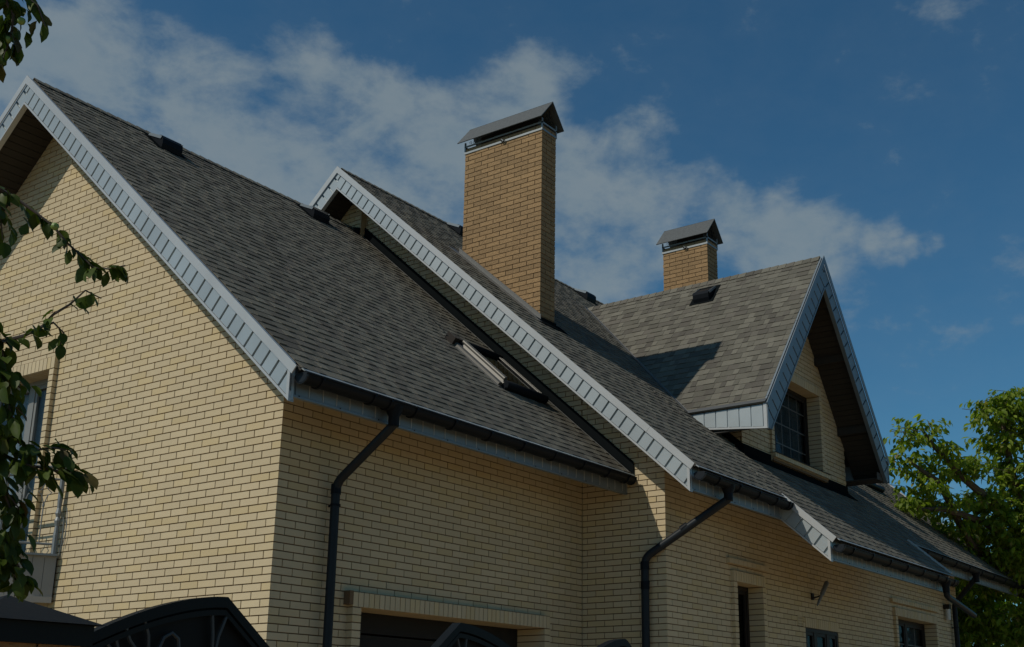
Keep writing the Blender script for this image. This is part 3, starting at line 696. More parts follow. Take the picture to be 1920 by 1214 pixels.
# flashings: dark band where the first roof meets the end wall, around the dormer and the chimney
def band(name, pts, nrm, h, mn='flashm'):
    b = MB(); nrm = V(nrm)
    for i in range(len(pts)-1):
        a, c = V(pts[i]), V(pts[i+1]); b.prism([a, c, c+h, a+h], nrm*.012, mn)
    return b.build(name, house)
wallh = V((0, 0, .16))
band('wall_flashing', [(5.188, -.80, zA(-.80)+.02), (5.188, 4.36, zA(4.36)+.02)], (-1, 0, 0), wallh)
b = MB(); b.prism([FA.P(5.13, .0, .014), FA.P(5.2, .0, .014), FA.P(5.2, LA-.05, .014), FA.P(5.13, LA-.05, .014)], FA.N*-.006, 'rust'); 
b.prism([FA.P(5.145, .02, .020), FA.P(5.2, .02, .020), FA.P(5.2, LA-.05, .020), FA.P(5.145, LA-.05, .020)], FA.N*-.006, 'flashm'); b.build('valley_flashing', house)
band('pier_flashing', [(5.065, 4.2, zA(4.2)+.02), (5.065, 4.5, zA(4.2)+.10)], (-1, 0, 0), V((0, 0, .12)))
DXL = 8.03; DXR = 2*DX-DXL
band('dormer_flashing', [(DXL-.0, DYW-.012, zB(DYW)-.03), (DXR, DYW-.012, zB(DYW)-.03)], (0, -1, 0), V((0, 0, .15)))
band('dormer_flashing', [(DXL-.012, DYW-.02, zB(DYW)-.03), (DXL-.012, .08, zB(.08)-.03)], (-1, 0, 0), V((0, 0, .15)))
b = MB(); b.prism([FBr.P(DXL-.15, (DYW-.16-EC)/math.cos(thB), .013), FBr.P(DXR+.1, (DYW-.16-EC)/math.cos(thB), .013), FBr.P(DXR+.1, (DYW+.05-EC)/math.cos(thB), .013), FBr.P(DXL-.15, (DYW+.05-EC)/math.cos(thB), .013)], nB*-.006, 'flashm'); b.build('dormer_apron', house)
# valley strips between dormer and main roof
for sx in (-1, 1):
    a = V((DX+sx*(DX-EDX), v0y, zE)); c = V((DX, v1y, DZ)); d = (c-a).normalized(); s1 = V((sx, 0, 0)); s1 = (s1-nB*s1.dot(nB)-d*s1.dot(d)).normalized()
    nd = V((sx*math.sin(thD), 0, math.cos(thD))); s2 = nd.cross(d); s2 = s2 if s2.x*sx < 0 else -s2; s2.normalize()
    b = MB(); b.prism([a+nB*.016, c+nB*.016, c+s1*.10+nB*.016, a+s1*.10+nB*.016], nB*-.006, 'shingle' if sx > 0 else 'rust'); b.prism([a+nd*.016, c+nd*.016, c+s2*.02+nd*.016, a+s2*.02+nd*.016], nd*-.004, 'rust'); b.build('valley_strip', house)
# ridge caps
def ridge(name, P, D, n, step, w_, th):
    P, D = V(P), V(D).normalized(); S = D.cross(Z).normalized(); part = None
    base = MB(); base.tube([P-Z*.03, P+D*n*step-Z*.03], .015, 'deck', 6); part = base.build(name, house)
    for i in range(n):
        a = P+D*(i*step); e = D*(step+.03); k = MB(); l_ = .012
        for s_ in (-1, 1):
            dn = S*s_*w_*math.cos(th)-Z*w_*math.sin(th)
            k.prism([a+Z*(.022+l_), a+e+Z*.022, a+e+dn+Z*.022, a+dn+Z*(.022+l_)], Z*-.008, 'shingle')
        k.build('ridge_shingle', part)
ridge('ridge_cap', (XA0+.05, RA_Y, RA_Z), X, 38, .15, .13, thA)
ridge('ridge_cap', (XB0+.05, RB_Y, RB_Z), X, 60, .15, .13, thB)
ridge('ridge_cap', (DX, DYF+.03, DZ), Y, 31, .15, .12, thD)

# ---------------------------------------------------------------- dormer walls and window
FDW = Frame((0, DYW, 0), X, Z, -Y)
WD = (9.10, 10.97, 2.175, 3.525)
brickwall('dormer_front_wall', FDW, DXL, DXR, 1.9, 5.3, clips=[(-MD, 1, DZ-.30-MD*DX), (MD, 1, DZ-.30+MD*DX)], holes=[(WD[0]-.10, WD[1]+.12, 2.05, WD[3]+.15)], phase=1, start=DXL)
FDL = Frame((DXL, DYW, 0), Y, Z, -X)
brickwall('dormer_side_wall', FDL, .0105, 1.6, 1.9, 2.78, clips=[(MBs, -1, -(zB(DYW))+.1)], phase=0, start=.005)
b = MB(); b.box((DXR-.1, DYW+.02, 1.9), (DXR-.001, 1.2, 2.8), 'brick'); b.build('dormer_far_side_wall', house)
surround(FDW, WD, .10, .04, .26, 'dormer_window_surround', vmin=2.175)
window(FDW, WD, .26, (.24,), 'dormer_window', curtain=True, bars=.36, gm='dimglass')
# projecting sill of rounded bricks
b = MB(); c_ = MB(); a, e_ = WD[0]-.13, WD[1]+.15; n = round((e_-a)/.077); st = (e_-a)/n
c_.fbox(FDW, a+.01, e_-.01, 2.05, 2.165, -.26, .06, 'mortar')
for i in range(n):
    p0, p1 = a+i*st, a+(i+1)*st-.009
    b.fbox(FDW, p0, p1, 2.105, 2.172, -.26, .10, 'brick')
    prof = [(.018, 2.020), (.022, 2.045), (.035, 2.068), (.06, 2.088), (.085, 2.098), (-.1, 2.098), (-.1, 2.020)]
    b.prism([FDW.P(p0, z_, n__) for n__, z_ in prof], X*(p1-p0), 'brick')
b.build('sill_brick', c_.build('window_sill', house))
b = MB(); b.fbox(FDW, a+.0, e_+.0, 2.174, 2.182, -.2, .115, 'frame'); b.build('sill_sheet', house)

# ---------------------------------------------------------------- chimneys
def chimney(x0, x1, y0, y1, zb, zt, cap_w, slope_h, over, band_h=.12):
    core = MB(); core.box((x0+.008, y0+.008, zb), (x1-.008, y1-.008, zt+.10), 'mortar'); ch = core.build('chimney', house)
    rest = MB()
    for F, L in ((Frame((x0, y0, 0), Y, Z, -X), y1-y0), (Frame((x0, y0, 0), X, Z, -Y), x1-x0), (Frame((x1, y0, 0), Y, Z, X), y1-y0), (Frame((x0, y1, 0), X, Z, Y), x1-x0)):
        r = math.floor(zb/PV); side = abs(F.U.x) > .5
        while r*PV < zt+.07:
            odd = (r+(1 if side else 0)) % 2; u = -.0 if not odd else -.13
            while u < L-.01:
                a, c = max(u, .0 if not side else .0101), min(u+BW, L if not side else L-.0101); u += PU
                if c-a < .03: continue
                v0, v1 = r*PV, min(r*PV+BH, zt+.08)
                if v1-v0 < .02: continue
                pr = random.uniform(-.0025, .002)
                if abs(c-a-BW) < 1e-4 and abs(v1-v0-BH) < 1e-4: pool('brick', F, a, c, v0, v1, -.010, pr, 'rustic', ch)
                else: piece(rest, F, [(a, v0), (c, v0), (c, v1), (a, v1)], v0, v1, -.010, pr, 'rustic', False)
            r += 1
    rest.build('brickwork', ch, kind='stuff')
    # steel frame band, posts, scrolls and the pitched sheet cap
    s = MB(); t = .012; zz = zt
    for (a, c) in (((x0-t, y0-t), (x0, y1+t)), ((x1, y0-t), (x1+t, y1+t)), ((x0, y0-t), (x1, y0)), ((x0, y1), (x1, y1+t))):
        s.box((a[0], a[1], zz), (c[0], c[1], zz+.032), 'galv'); s.box((a[0], a[1], zz+.115), (c[0], c[1], zz+.14), 'galv')
    xm = (x0+x1)/2; ze = zt+.165; zr = ze+slope_h; hw = (x1-x0)/2+cap_w
    for x in (x0-t, x1-.010):
        for y in (y0-t, y1-.010): s.box((x, y, zz+.032), (x+.022, y+.022, zz+(.20 if x < x0 else .22)), 'galv')
    s.build('steel_frame', ch)
    c2 = MB(); k = slope_h/hw; L0, L1 = y0-over, y1+over
    nl = V((-slope_h, 0, hw)).normalized(); nr = V((slope_h, 0, hw)).normalized()
    c2.prism([(xm-hw, L0, ze), (xm, L0, zr), (xm, L1, zr), (xm-hw, L1, ze)], nl*-.012, 'mossy')
    c2.prism([(xm+hw, L0, ze), (xm, L0, zr), (xm, L1, zr), (xm+hw, L1, ze)], nr*-.012, 'mossy')
    c2.build('cap', ch)
    c3 = MB(); c3.box((x0+.05, y0+.10, zt+.10), (x1-.05, y1-.28, zt+.24), 'room')
    c3.build('flue_box', ch)
    o_ = MB()
    for (P, U_) in ((V((xm, y0-.002, zt+.14)), X), (V((x0-.002, y1-.17, zt+.14)), Y)):
        for sg in (-1, 1):
            for rad, h in (((.045, .07), (.03, .15)) if U_ == X else ((.028, .035),)):
                pts = [];
                for i in range(13):
                    a = i/12*math.pi*1.7; q = rad*(1-.05*i); pts.append(P+U_*(sg*(.06+q*math.cos(a)))+Z*(h+q*math.sin(a)))
                o_.tube(pts, .004, 'gate', 5)
        o_.tube([P, P+Z*(.26 if U_ == X else .06)], .005, 'gate', 5)
    o_.build('scrollwork', ch, kind='stuff')
    q = MB(); ym = (y0+y1)/2-.02
    q.tube([(x0-.03, ym-.04, zt+.02), (x0-.035, ym, zt-.012), (x0-.03, ym+.04, zt+.03)], .010, 'frame', 6); q.tube([(x0-.02, ym-.03, zt-.01), (x0-.04, ym+.02, zt+.04)], .008, 'galv', 6); q.build('clasp', ch)
    return ch
ch1 = chimney(5.60, 5.965, 1.01, 2.505, 3.2, 6.795, .125, .375, .07)
ch2 = chimney(10.16, 10.54, .635, 1.545, 4.9, 6.42, .125, .375, .07)
# grey sheet apron around the first chimney's foot
band('chimney_flashing', [(5.588, .98, zB(.98)+.0), (5.588, 2.55, zB(2.55)+.0)], (-1, 0, 0), V((0, 0, .10)), 'rust')
band('chimney_flashing', [(5.59, .998, zB(1.0)-.02), (5.98, .998, zB(1.0)-.02)], (0, -1, 0), V((0, 0, .07)))
b = MB(); p0 = FBr; cth = math.cos(thB)
b.prism([p0.P(5.43, (.9-EC)/cth, .016), p0.P(5.6, (.9-EC)/cth, .016), p0.P(5.6, (2.66-EC)/cth, .016), p0.P(5.43, (2.66-EC)/cth, .016)], nB*-.006, 'rust')
b.prism([p0.P(5.5, (.86-EC)/cth, .018), p0.P(6.1, (.86-EC)/cth, .018), p0.P(6.1, (1.02-EC)/cth, .018), p0.P(5.5, (1.02-EC)/cth, .018)], nB*-.006, 'flashm'); b.build('chimney_apron', house)

# ---------------------------------------------------------------- roof vents and skylights
def vent(F, u, v, w_=.32, l_=.34, h_=.125):
    """low hooded vent: sloping top, rounded dark lower hood, thin bright side sheets"""
    b = MB(); prof = [(-.06, .0), (-.03, .07), (.02, h_), (.09, h_+.012), (l_, .03), (l_, 0)]
    b.prism([F.P(u-w_/2, v+a, n) for a, n in prof], F.U*w_, 'dark'); rt = b.build('roof_vent', house)
    for uu_ in (u-w_/2-.012, u+w_/2+.002):
        s = MB(); s.prism([F.P(uu_, v+a, n) for a, n in [(.05, h_-.03), (.05, h_+.016), (l_, .05), (l_, .012)]], F.U*.010, 'shademetal'); s.build('side_sheet', rt)
    p = MB(); p.prism([F.P(u-w_/2-.08, v-.10, .012), F.P(u+w_/2+.08, v-.10, .012), F.P(u+w_/2+.08, v+l_+.08, .012), F.P(u-w_/2-.08, v+l_+.08, .012)], F.N*-.006, 'flashm'); p.build('base_sheet', rt)
    return rt
for x_ in (1.28, 4.02): vent(FA, x_, LA-.50)
vent(FAb, 3.7, LA-.42, h_=.16)
for x_ in (7.35, 11.35): vent(FBr, x_, LBr-.42)
vent(FD, -.50, LD-.60, w_=.30)
def skylight(F, u0, u1, v0, v1, h=.09):
    b = MB()
    for a, c in ((u0, u0+.07), (u1-.07, u1)): b.fbox(F, a, c, v0, v1, 0, h, 'dark')
    b.fbox(F, u0+.07, u1-.07, v0, v0+.07, 0, h, 'dark'); b.fbox(F, u0+.07, u1-.07, v1-.07, v1, 0, h, 'dark'); s = b.build('skylight', house)
    p = MB(); p.tube([F.P(u0-.02, v0-.03, h*.6), F.P(u1+.02, v0-.03, h*.6)], .062, 'dark', 12)
    p.fbox(F, u0-.03, u1+.03, v0-.075, v0+.03, 0, h*.5, 'dark'); p.build('lower_hood', s, smooth=True)
    p = MB(); p.tube([F.P(u0+.02, v1, h*.8), F.P(u1+.02, v1, h*.8)], .05, 'dark', 10); p.fbox(F, u0-.03, u1+.03, v1-.06, v1+.06, 0, h, 'dark'); p.build('upper_hood', s, smooth=True)
    p = MB(); p.tube([F.P(u0+.02, v0+.04, h+.012), F.P(u0+.02, v1-.02, h+.012)], .032, 'chrome', 12); p.build('side_cover', s, smooth=True)
    p = MB(); pr = [(-.10, .004), (-.095, .045), (-.06, .060), (-.03, .050), (-.012, .085), (.0, .0)]
    p.prism([F.P(u0+a, v0-.0, n) for a, n in pr], F.V*(v1-v0+.03), 'chrome'); p.build('side_cover', s)
    p = MB()
    for k in range(3): p.tube([F.P(u1-.075+.033*k, v0+.05, h+.002), F.P(u1-.075+.033*k, v1-.05, h+.002)], .010, 'chrome', 8)
    p.build('side_cover', s, smooth=True)
    p = MB(); p.fbox(F, u0-.13, u0-.09, v0-.05, v1-.08, .006, .016, 'rust'); p.build('edge_strip', s)
    p = MB(); p.fbox(F, u0+.07, u1-.07, v0+.07, v1-.07, h-.025, h-.018, 'roofglass'); p.build('pane', s)
    p = MB(); p.fbox(F, u0+.07, u1-.07, v0+.07, v1-.07, h-.060, h-.050, 'blind'); p.build('blind', s)
    return s
sl_z = lambda y, e: (y-e)/math.cos(thA)
s1 = skylight(FA, 3.98, 4.82, (.42-EA)/math.cos(thA), (1.17-EA)/math.cos(thA))
p = MB(); a0 = FA.P(3.86, (1.24-EA)/math.cos(thA), .05); p.tube([a0, a0+V((-.12, .10, .16)), a0+V((-.27, .17, .27))], [.006, .005, .003], 'chrome', 6); p.build('wire', s1)
p = MB(); p.fbox(FA, 3.84, 4.0, (1.17-EA)/math.cos(thA), (1.30-EA)/math.cos(thA), 0, .11, 'frame'); p.build('hinge_block', s1)
skylight(FBr, 15.45, 16.3, (-.02-EC)/cth, (.95-EC)/cth)

flush('brick', lambda ex: ex, wallrest, 300)
wallrest.build('brickwork', house, kind='stuff')
flush('shingle', lambda ex: ex, shrest, 300)
shrest.build('shingles', house, kind='stuff')

# ---------------------------------------------------------------- balcony box and railing on the gable
P0, P1, P2, P3 = V((-.03, 3.40, 0)), V((-.55, 3.69, 0)), V((-.55, 6.60, 0)), V((-.03, 6.9, 0)); zb, zt = -.60, -.13
b = MB(); b.prism([q+Z*(zb+.03) for q in (P0+V((.03, .03, 0)), P1+V((.04, .04, 0)), P2+V((.04, -.04, 0)), P3+V((.03, -.03, 0)))], Z*(zt-zb-.04), 'room'); box = b.build('balcony_box', house)
def along(A, B_, step, fn):
    d = B_-A; n = max(1, round(d.length/step))
    for i in range(n): fn(A+d*(i/n), A+d*((i+1)/n)-d.normalized()*.004)
for A, B_ in ((P0, P1), (P1, P2), (P2, P3)):
    nn = (B_-A).cross(Z).normalized(); nn = nn if nn.x < 0 or (abs(nn.x) < .01) else -nn
    def bd(a, c):
        p = MB(); p.prism([a+Z*zb, c+Z*zb, c+Z*zt, a+Z*zt], -nn*.02, 'planter'); p.build('board', box)
    along(A, B_, .125, bd)
    for z0, z1, w_ in ((zt, zt+.022, .055), (zb-.03, zb+.035, .015)):
        p = MB(); p.prism([A+nn*w_+Z*z1, B_+nn*w_+Z*z1, B_-nn*.05+Z*z1, A-nn*.05+Z*z1], Z*(z0-z1), 'iron' if z0 == zt else 'planter'); p.build('rail_strip', box)
rl = MB(); rl.tube([P0+Z*.0, P1, P2, P3], .014, 'iron', 8); rail = rl.build('railing', house)
rl2 = MB(); rl2.tube([q+Z*.85 for q in (P0, P1, P2, P3)], .016, 'iron', 8); rl2.tube([q+Z*.72 for q in (P0, P1, P2, P3)], .010, 'iron', 8); rl2.build('top_rail', rail)
def post(P):
    p = MB(); p.tube([P+Z*-.11, P+Z*.10, P+Z*.20, P+Z*.26, P+Z*.30, P+Z*.34, P+Z*.40, P+Z*.5, P+Z*.86], [.030, .030, .022, .036, .022, .036, .022, .028, .026], 'iron', 8); p.build('post', rail)
for P in (P0+V((-.03, .02, 0)), P1, P2): post(P)
def baluster(P, T):
    p = MB(); p.tube([P, P+Z*.42], .007, 'iron', 6)
    for sg in (-1, 1):
        p.tube([P+Z*.42, P+Z*.47+T*sg*.012, P+Z*.53+T*sg*.03, P+Z*.565+T*sg*.068, P+Z*.60+T*sg*.03, P+Z*.66+T*sg*.010, P+Z*.72], .006, 'iron', 5)
    p.tube([P+Z*.405, P+Z*.435], .014, 'iron', 6); p.build('baluster', rail)
for A, B_, n in ((P0, P1, 3), (P1, P2, 13)):
    T = (B_-A).normalized()
    for i in range(1, n+0): baluster(A+(B_-A)*(i/n), T)
p = MB()
for k in range(2):
    pts = [V((-.03, 3.37-.05*k-.03*math.sin(i/8*math.pi), -.12+.42*i/8+.1*k)) for i in range(9)]; p.tube(pts, .005, 'iron', 5)
p.build('side_scroll', rail)

# ---------------------------------------------------------------- wall lamps (things of their own)
def lamp(P, lab, big):
    rt = root('wall_lamp', P, lab, 'lamp', 'outdoor lamps on the shaded brick wall'); P = V(P)
    if big:
        b = MB(); b.box(P+V((-.03, -.03, -.08)), P+V((.03, 0, .02)), 'frame'); b.tube([P+V((0, -.03, -.05)), P+V((.0, -.17, -.02))], .012, 'frame', 8); b.build('bracket', rt)
        ax = V((.25, -.08, .38)).normalized(); b = MB(); q = P+V((0, -.17, .0))
        b.tube([q-ax*.22, q-ax*.16, q], [.010, .020, .026], 'lampgrey', 12); b.build('body', rt, smooth=True)
        b = MB(); b.tube([q, q+ax*.22, q+ax*.23], [.034, .037, .030], 'lampgrey', 14); b.build('lamp_shade', rt, smooth=True)
    else:
        b = MB(); b.box(P+V((-.05, -.12, .03)), P+V((.07, 0, .12)), 'frame'); b.build('housing', rt)
        b = MB(); b.tube([P+V((.01, -.07, -.18)), P+V((.01, -.07, .029))], [.045, .05], 'white', 12); b.build('lamp_shade', rt, smooth=True)
lamp((9.62, -1.24, .05), 'tilted tubular spotlight pointing up on the shaded brick wall above the small window', True)
lamp((16.05, -1.24, .30), 'small boxy wall lamp with pale shade beside the far downpipe', False)

# ---------------------------------------------------------------- gate, pillars
GY = -3.60; XM = -2.57
def gtop(x):                                                        # outline of the double gate's top
    d = abs(x-XM)
    if d < .94: return -1.24-(.94-d)*.78
    e = (d-.94)/.85
    return -1.24-.27*e**1.7
gate = root('metal_gate', (XM, GY, GZ), 'black sheet metal double gate with arched tops and iron scrolls in front of the house', 'gate')
for sg in (-1, 1):
    xs = [XM+sg*(.02+i*.045) for i in range(40)]+[XM+sg*.94]; xs = sorted(set(round(x, 4) for x in xs)); xs = [x for x in xs if abs(x-XM) <= 1.79]
    if sg > 0: xs = xs
    b = MB(); top = [(x, GY, gtop(x)-.03) for x in xs]; pol = []
    for i in range(len(xs)-1): b.prism([(xs[i], GY+.01, GZ+.08), (xs[i+1], GY+.01, GZ+.08), (xs[i+1], GY+.01, top[i+1][2]), (xs[i], GY+.01, top[i][2])], Y*.004, 'gsheet')
    leaf = b.build('gate_leaf', gate)
    def strip(b, off, hgt, y0, y1, mn):
        for i in range(len(xs)-1):
            a, c = gtop(xs[i])-off, gtop(xs[i+1])-off
            b.prism([(xs[i], y0, a-hgt), (xs[i+1], y0, c-hgt), (xs[i+1], y0, c), (xs[i], y0, a)], Y*(y1-y0), mn)
    b = MB(); strip(b, 0, .055, GY-.035, GY+.035, 'gate')
    for x in (xs[0], xs[-1]-.04): b.box((x, GY-.03, GZ+.06), (x+.04, GY+.03, gtop(x+.02)-.056), 'gate')
    b.build('top_frame', leaf)
    b = MB(); strip(b, .066, .028, GY-.028, GY-.005, 'gate'); b.build('inner_frame', leaf)
    c = XM+sg*.94
    def scroll(b, pts, r=.010): b.tube([(c+sg*q[0]*-1 if False else c+sg*q[0], GY-.018, -1.24+q[1]) for q in pts], r, 'scrollm', 6)
    b = MB()
    scroll(b, [(-.01, -.10), (.03, -.20), (.055, -.33)]); scroll(b, [(.08, -.09), (.065, -.20), (.06, -.33)])
    for k in range(5): scroll(b, [(.035, -.335-.015*k), (.085, -.345-.015*k)], .013)
    for mir in (1, -1):
        o_ = .42; f_ = lambda q: (o_+mir*q[0], q[1])
        hk = [(.105, -.32), (.09, -.29), (.13, -.25), (.155, -.20), (.145, -.15), (.105, -.125), (.06, -.15), (.03, -.22), (.02, -.32), (.04, -.45)]
        if mir == -1: hk = [(q[0], q[1]-.075) for q in hk]
        scroll(b, [f_(q) for q in hk])
    scroll(b, [(.63, -.24), (.60, -.32), (.60, -.36)]); scroll(b, [(.68, -.26), (.62, -.33)])
    for k in range(5): scroll(b, [(.575, -.36-.015*k), (.635, -.365-.015*k)], .013)
    scroll(b, [(-.16, -.30), (-.145, -.26), (-.10, -.255), (-.085, -.30), (-.09, -.42)])
    b.build('scroll', leaf, smooth=True)
def pillar(x, y, lab, top=-1.33, half=.23, cap=.30, rise=.125):
    rt = root('gate_pillar', (x, y, GZ), lab, 'pillar', 'brick gate pillars with metal caps'); zc = top-rise
    b = MB(); b.box((x-half+.01, y-half+.01, GZ), (x+half-.01, y+half-.01, zc-.02), 'mortar'); core = b.build('shaft', rt)
    r = 0; z_ = GZ
    rows = []
    while z_ < zc-.05: rows.append(z_); z_ += PV
    for i, z_ in enumerate(rows):
        for F in (Frame((x-half, y-half, 0), X, Z, -Y), Frame((x-half, y-half, 0), Y, Z, -X), Frame((x+half, y-half, 0), Y, Z, X)):
            sd_ = abs(F.U.x) < .5; u = 0 if (i+sd_) % 2 else -.13
            while u < 2*half-.02:
                a, c = max(u, .0 if not sd_ else .0105), min(u+BW, 2*half if not sd_ else 2*half-.0105); u += PU
                if c-a < .03: continue
                if i >= len(rows)-4:
                    o = bpy.data.objects.new('brick', piece_mesh('brick', c-a, BH, .012, 'pillar', False)); C.objects.link(o); attach(o, core, F.M((a+c)/2, z_+BH/2, .002))
                else: pass
    m = MB()
    for i, z_ in enumerate(rows[:-4]): m.box((x-half, y-half, z_), (x+half, y+half, z_+BH), 'pillar')
    m.build('brickwork', core, kind='stuff')
    b = MB(); k = cap-.035; b.box((x-k, y-k, zc-.09), (x+k, y+k, zc-.002), 'gate')
    q = [V((x-cap, y-cap, zc)), V((x+cap, y-cap, zc)), V((x+cap, y+cap, zc)), V((x-cap, y+cap, zc))]; A = V((x, y, top))
    b.add(q+[A], [(0, 1, 4), (1, 2, 4), (2, 3, 4), (3, 0, 4), (3, 2, 1, 0)], 'gate'); b.build('metal_cap', rt)
pillar(-4.69, -3.60, 'brick gate pillar with black pyramid cap at the left end of the gate')
pillar(-.48, -3.60, 'brick gate pillar with black cap between the double gate and the wicket')
wk = root('wicket_gate', (.35, GY, GZ), 'narrow black wicket gate with arched top right of the double gate', 'gate')
b = MB(); xs = [-.20+.04*i for i in range(23)]
def wt(x): return -1.225-(.62*(x-.38) if x > .38 else 0)*1.2-(.22*abs((.38-x)/.58)**1.8 if x < .38 else 0)
for i in range(len(xs)-1): b.prism([(xs[i], GY+.01, GZ+.08), (xs[i+1], GY+.01, GZ+.08), (xs[i+1], GY+.01, wt(xs[i+1])-.03), (xs[i], GY+.01, wt(xs[i])-.03)], Y*.004, 'gsheet')
b.build('gate_sheet', wk); b = MB()
for i in range(len(xs)-1): b.prism([(xs[i], GY-.035, wt(xs[i])-.055), (xs[i+1], GY-.035, wt(xs[i+1])-.055), (xs[i+1], GY-.035, wt(xs[i+1])), (xs[i], GY-.035, wt(xs[i]))], Y*.07, 'gate')
for x in (-.2, .64): b.box((x, GY-.03, GZ+.06), (x+.04, GY+.03, -1.6), 'gate')
b.build('gate_frame', wk)

# ---------------------------------------------------------------- leaves
def leafmesh(name, L, W, mn, bendz=.25, seg=5, wavy=0.):
    rnd = random.Random(hash((name, L)) & 255 if False else int(L*1e4)+seg); vs_ = []; fs = []
    pr = [0, .55, .92, 1, .78, 0] if seg == 5 else [0, .8, 1, 0]
    n = len(pr)-1
    for i, w_ in enumerate(pr):
        t = i/n; z_ = -bendz*L*t*t; jw = 1+(rnd.uniform(-wavy, wavy) if 0 < i < n else 0)
        if w_ == 0: vs_.append((t*L, 0, z_))
        else: vs_ += [(t*L, -W*w_*jw/2, z_+W*.16), (t*L, 0, z_), (t*L, W*w_*jw/2, z_+W*.16*(1+wavy))]
    idx = lambda i: [0] if i == 0 else ([1+3*(i-1), 2+3*(i-1), 3+3*(i-1)] if i < n else [1+3*(n-1)])
    fs.append((0, 1, 2)); fs.append((0, 2, 3))
    for i in range(1, n-1):
        a = idx(i); c = idx(i+1); fs.append((a[0], c[0], c[1], a[1])); fs.append((a[1], c[1], c[2], a[2]))
    a = idx(n-1); e = idx(n)[0]; fs.append((a[0], e, a[1])); fs.append((a[1], e, a[2]))
    b = MB(); b.add(vs_, fs, mn); me = b.mesh(name); me.polygons.foreach_set('use_smooth', [True]*len(me.polygons)); return me, vs_, fs
def orient(P, D, U, s=1.):
    D = V(D).normalized(); U = V(U); U = (U-D*U.dot(D)); U = U.normalized() if U.length > 1e-4 else D.orthogonal().normalized(); S = U.cross(D)
    return Matrix(((D.x*s, S.x*s, U.x*s, P[0]), (D.y*s, S.y*s, U.y*s, P[1]), (D.z*s, S.z*s, U.z*s, P[2]), (0, 0, 0, 1)))

# foreground fruit tree: trunk left of the frame, limbs reaching in, every leaf its own part
rnd = random.Random(21)
TB = at(-950, 1200, 3.9); TB = V((TB.x, TB.y, GZ))
ft = root('fruit_tree', TB, 'dark leafy fruit tree branches hanging in at the left edge close to the camera', 'tree')
crown = TB+Z*2.3
b = MB(); b.tube([TB-Z*.1, TB+Z*.6, TB+Z*1.4+V((.05, .03, 0)), crown], [.13, .11, .09, .075], 'bark', 12); b.build('trunk', ft, smooth=True)
leaves = [leafmesh('leaf', l_, w_, 'leaf_near', bz, wavy=.14) for l_, w_, bz in ((.062, .034, .20), (.052, .031, .35), (.068, .031, .12), (.046, .029, .45), (.056, .036, .28))]
def branch(pts, r0_, nleaf, spread=.05, name='branch', dr=.6, link=True, d=3.7, cl=None, tip=.0018):
    """pts = sight points (px,py[,depth]) of the twig; it starts from the tree's crown"""
    P = [at(q[0], q[1], (q[2] if len(q) > 2 else d)) for q in pts]
    if link: mid = (crown+P[0])/2+Z*.15; path = [crown, mid]+P
    else: path = P
    n = len(path); b = MB(); b.tube(path, [max(tip, r0_*(1-i/(n-1))**.8+tip) for i in range(n)], 'twig', 6); br = b.build(name, ft, smooth=True)
    seg = []
    for i in range(len(P)-1): seg.append((P[i], P[i+1], (P[i+1]-P[i]).length))
    tot = sum(s[2] for s in seg); k = 0
    for j in range(nleaf):
        t = (j+rnd.random())/nleaf*tot; i = 0
        while i < len(seg)-1 and t > seg[i][2]: t -= seg[i][2]; i += 1
        a, c, l_ = seg[i]; Q = a.lerp(c, min(1, t/l_)); D = (c-a).normalized()
        side = V((rnd.uniform(-1, 1), rnd.uniform(-1, 1), rnd.uniform(-.8, .5))); ld = (D*rnd.uniform(.2, 1.0)+side*.8+Z*-dr*rnd.uniform(.3, 1.3)).normalized()
        Q = Q+side*spread*rnd.random(); U = V((rnd.uniform(-.7, .7), rnd.uniform(-.7, .7), 1))
        o = bpy.data.objects.new('leaf', rnd.choice(leaves)[0]); C.objects.link(o); attach(o, br, orient(Q, ld, U, rnd.uniform(.75, 1.2)))
        if side.length*spread > .03:
            pass
    return br
# top left corner
branch([(-260, -160), (-60, -60), (30, -20), (70, 10), (85, 50)], .006, 34, .03)
branch([(-60, -60), (0, -20), (25, 30), (22, 60), (10, 100), (0, 130)], .004, 78, .055, link=False)
# upper twig across the sunlit gable
branch([(-420, 380), (-80, 330), (-10, 350), (30, 372), (75, 405), (100, 425)], .009, 63, .045)
branch([(100, 425), (125, 455), (150, 478), (175, 502), (205, 505), (235, 498)], .0025, 31, .018, link=False)
# middle twig
branch([(-420, 700), (-60, 655), (0, 642), (45, 630), (80, 612), (100, 590), (130, 572), (160, 545), (190, 560)], .007, 49, .03)
branch([(60, 620), (100, 605), (120, 625), (112, 650)], .002, 10, .02, link=False)
# dense mass at the left edge
branch([(-380, 800), (-120, 740), (-30, 690), (10, 700), (40, 730)], .008, 107, .08)
branch([(-120, 740), (-30, 780), (20, 820), (60, 845), (100, 840), (135, 845)], .005, 89, .06, link=False)
branch([(-60, 800), (0, 850), (50, 872), (100, 882), (140, 888), (165, 895)], .004, 87, .045, link=False)
branch([(-380, 1000), (-120, 900), (-40, 890), (10, 920), (40, 960)], .008, 95, .08)
branch([(-120, 930), (-40, 960), (10, 1010), (30, 1050), (45, 1090)], .004, 49, .05, link=False)
branch([(-100, 700), (-60, 800), (-30, 900), (-20, 1000), (-10, 1080)], .006, 137, .09, link=False)
branch([(-90, 300), (-30, 350), (0, 400), (5, 450)], .004, 46, .055, link=False)
branch([(-90, 560), (-30, 590), (0, 640), (12, 700)], .004, 46, .05, link=False)
branch([(-60, 640), (-10, 700), (15, 760), (30, 800)], .004, 60, .06, link=False)
branch([(-60, 1000), (-15, 1030), (20, 1070), (45, 1100)], .003, 40, .045, link=False)
branch([(-40, 880), (10, 930), (30, 980), (25, 1010)], .003, 40, .045, link=False)
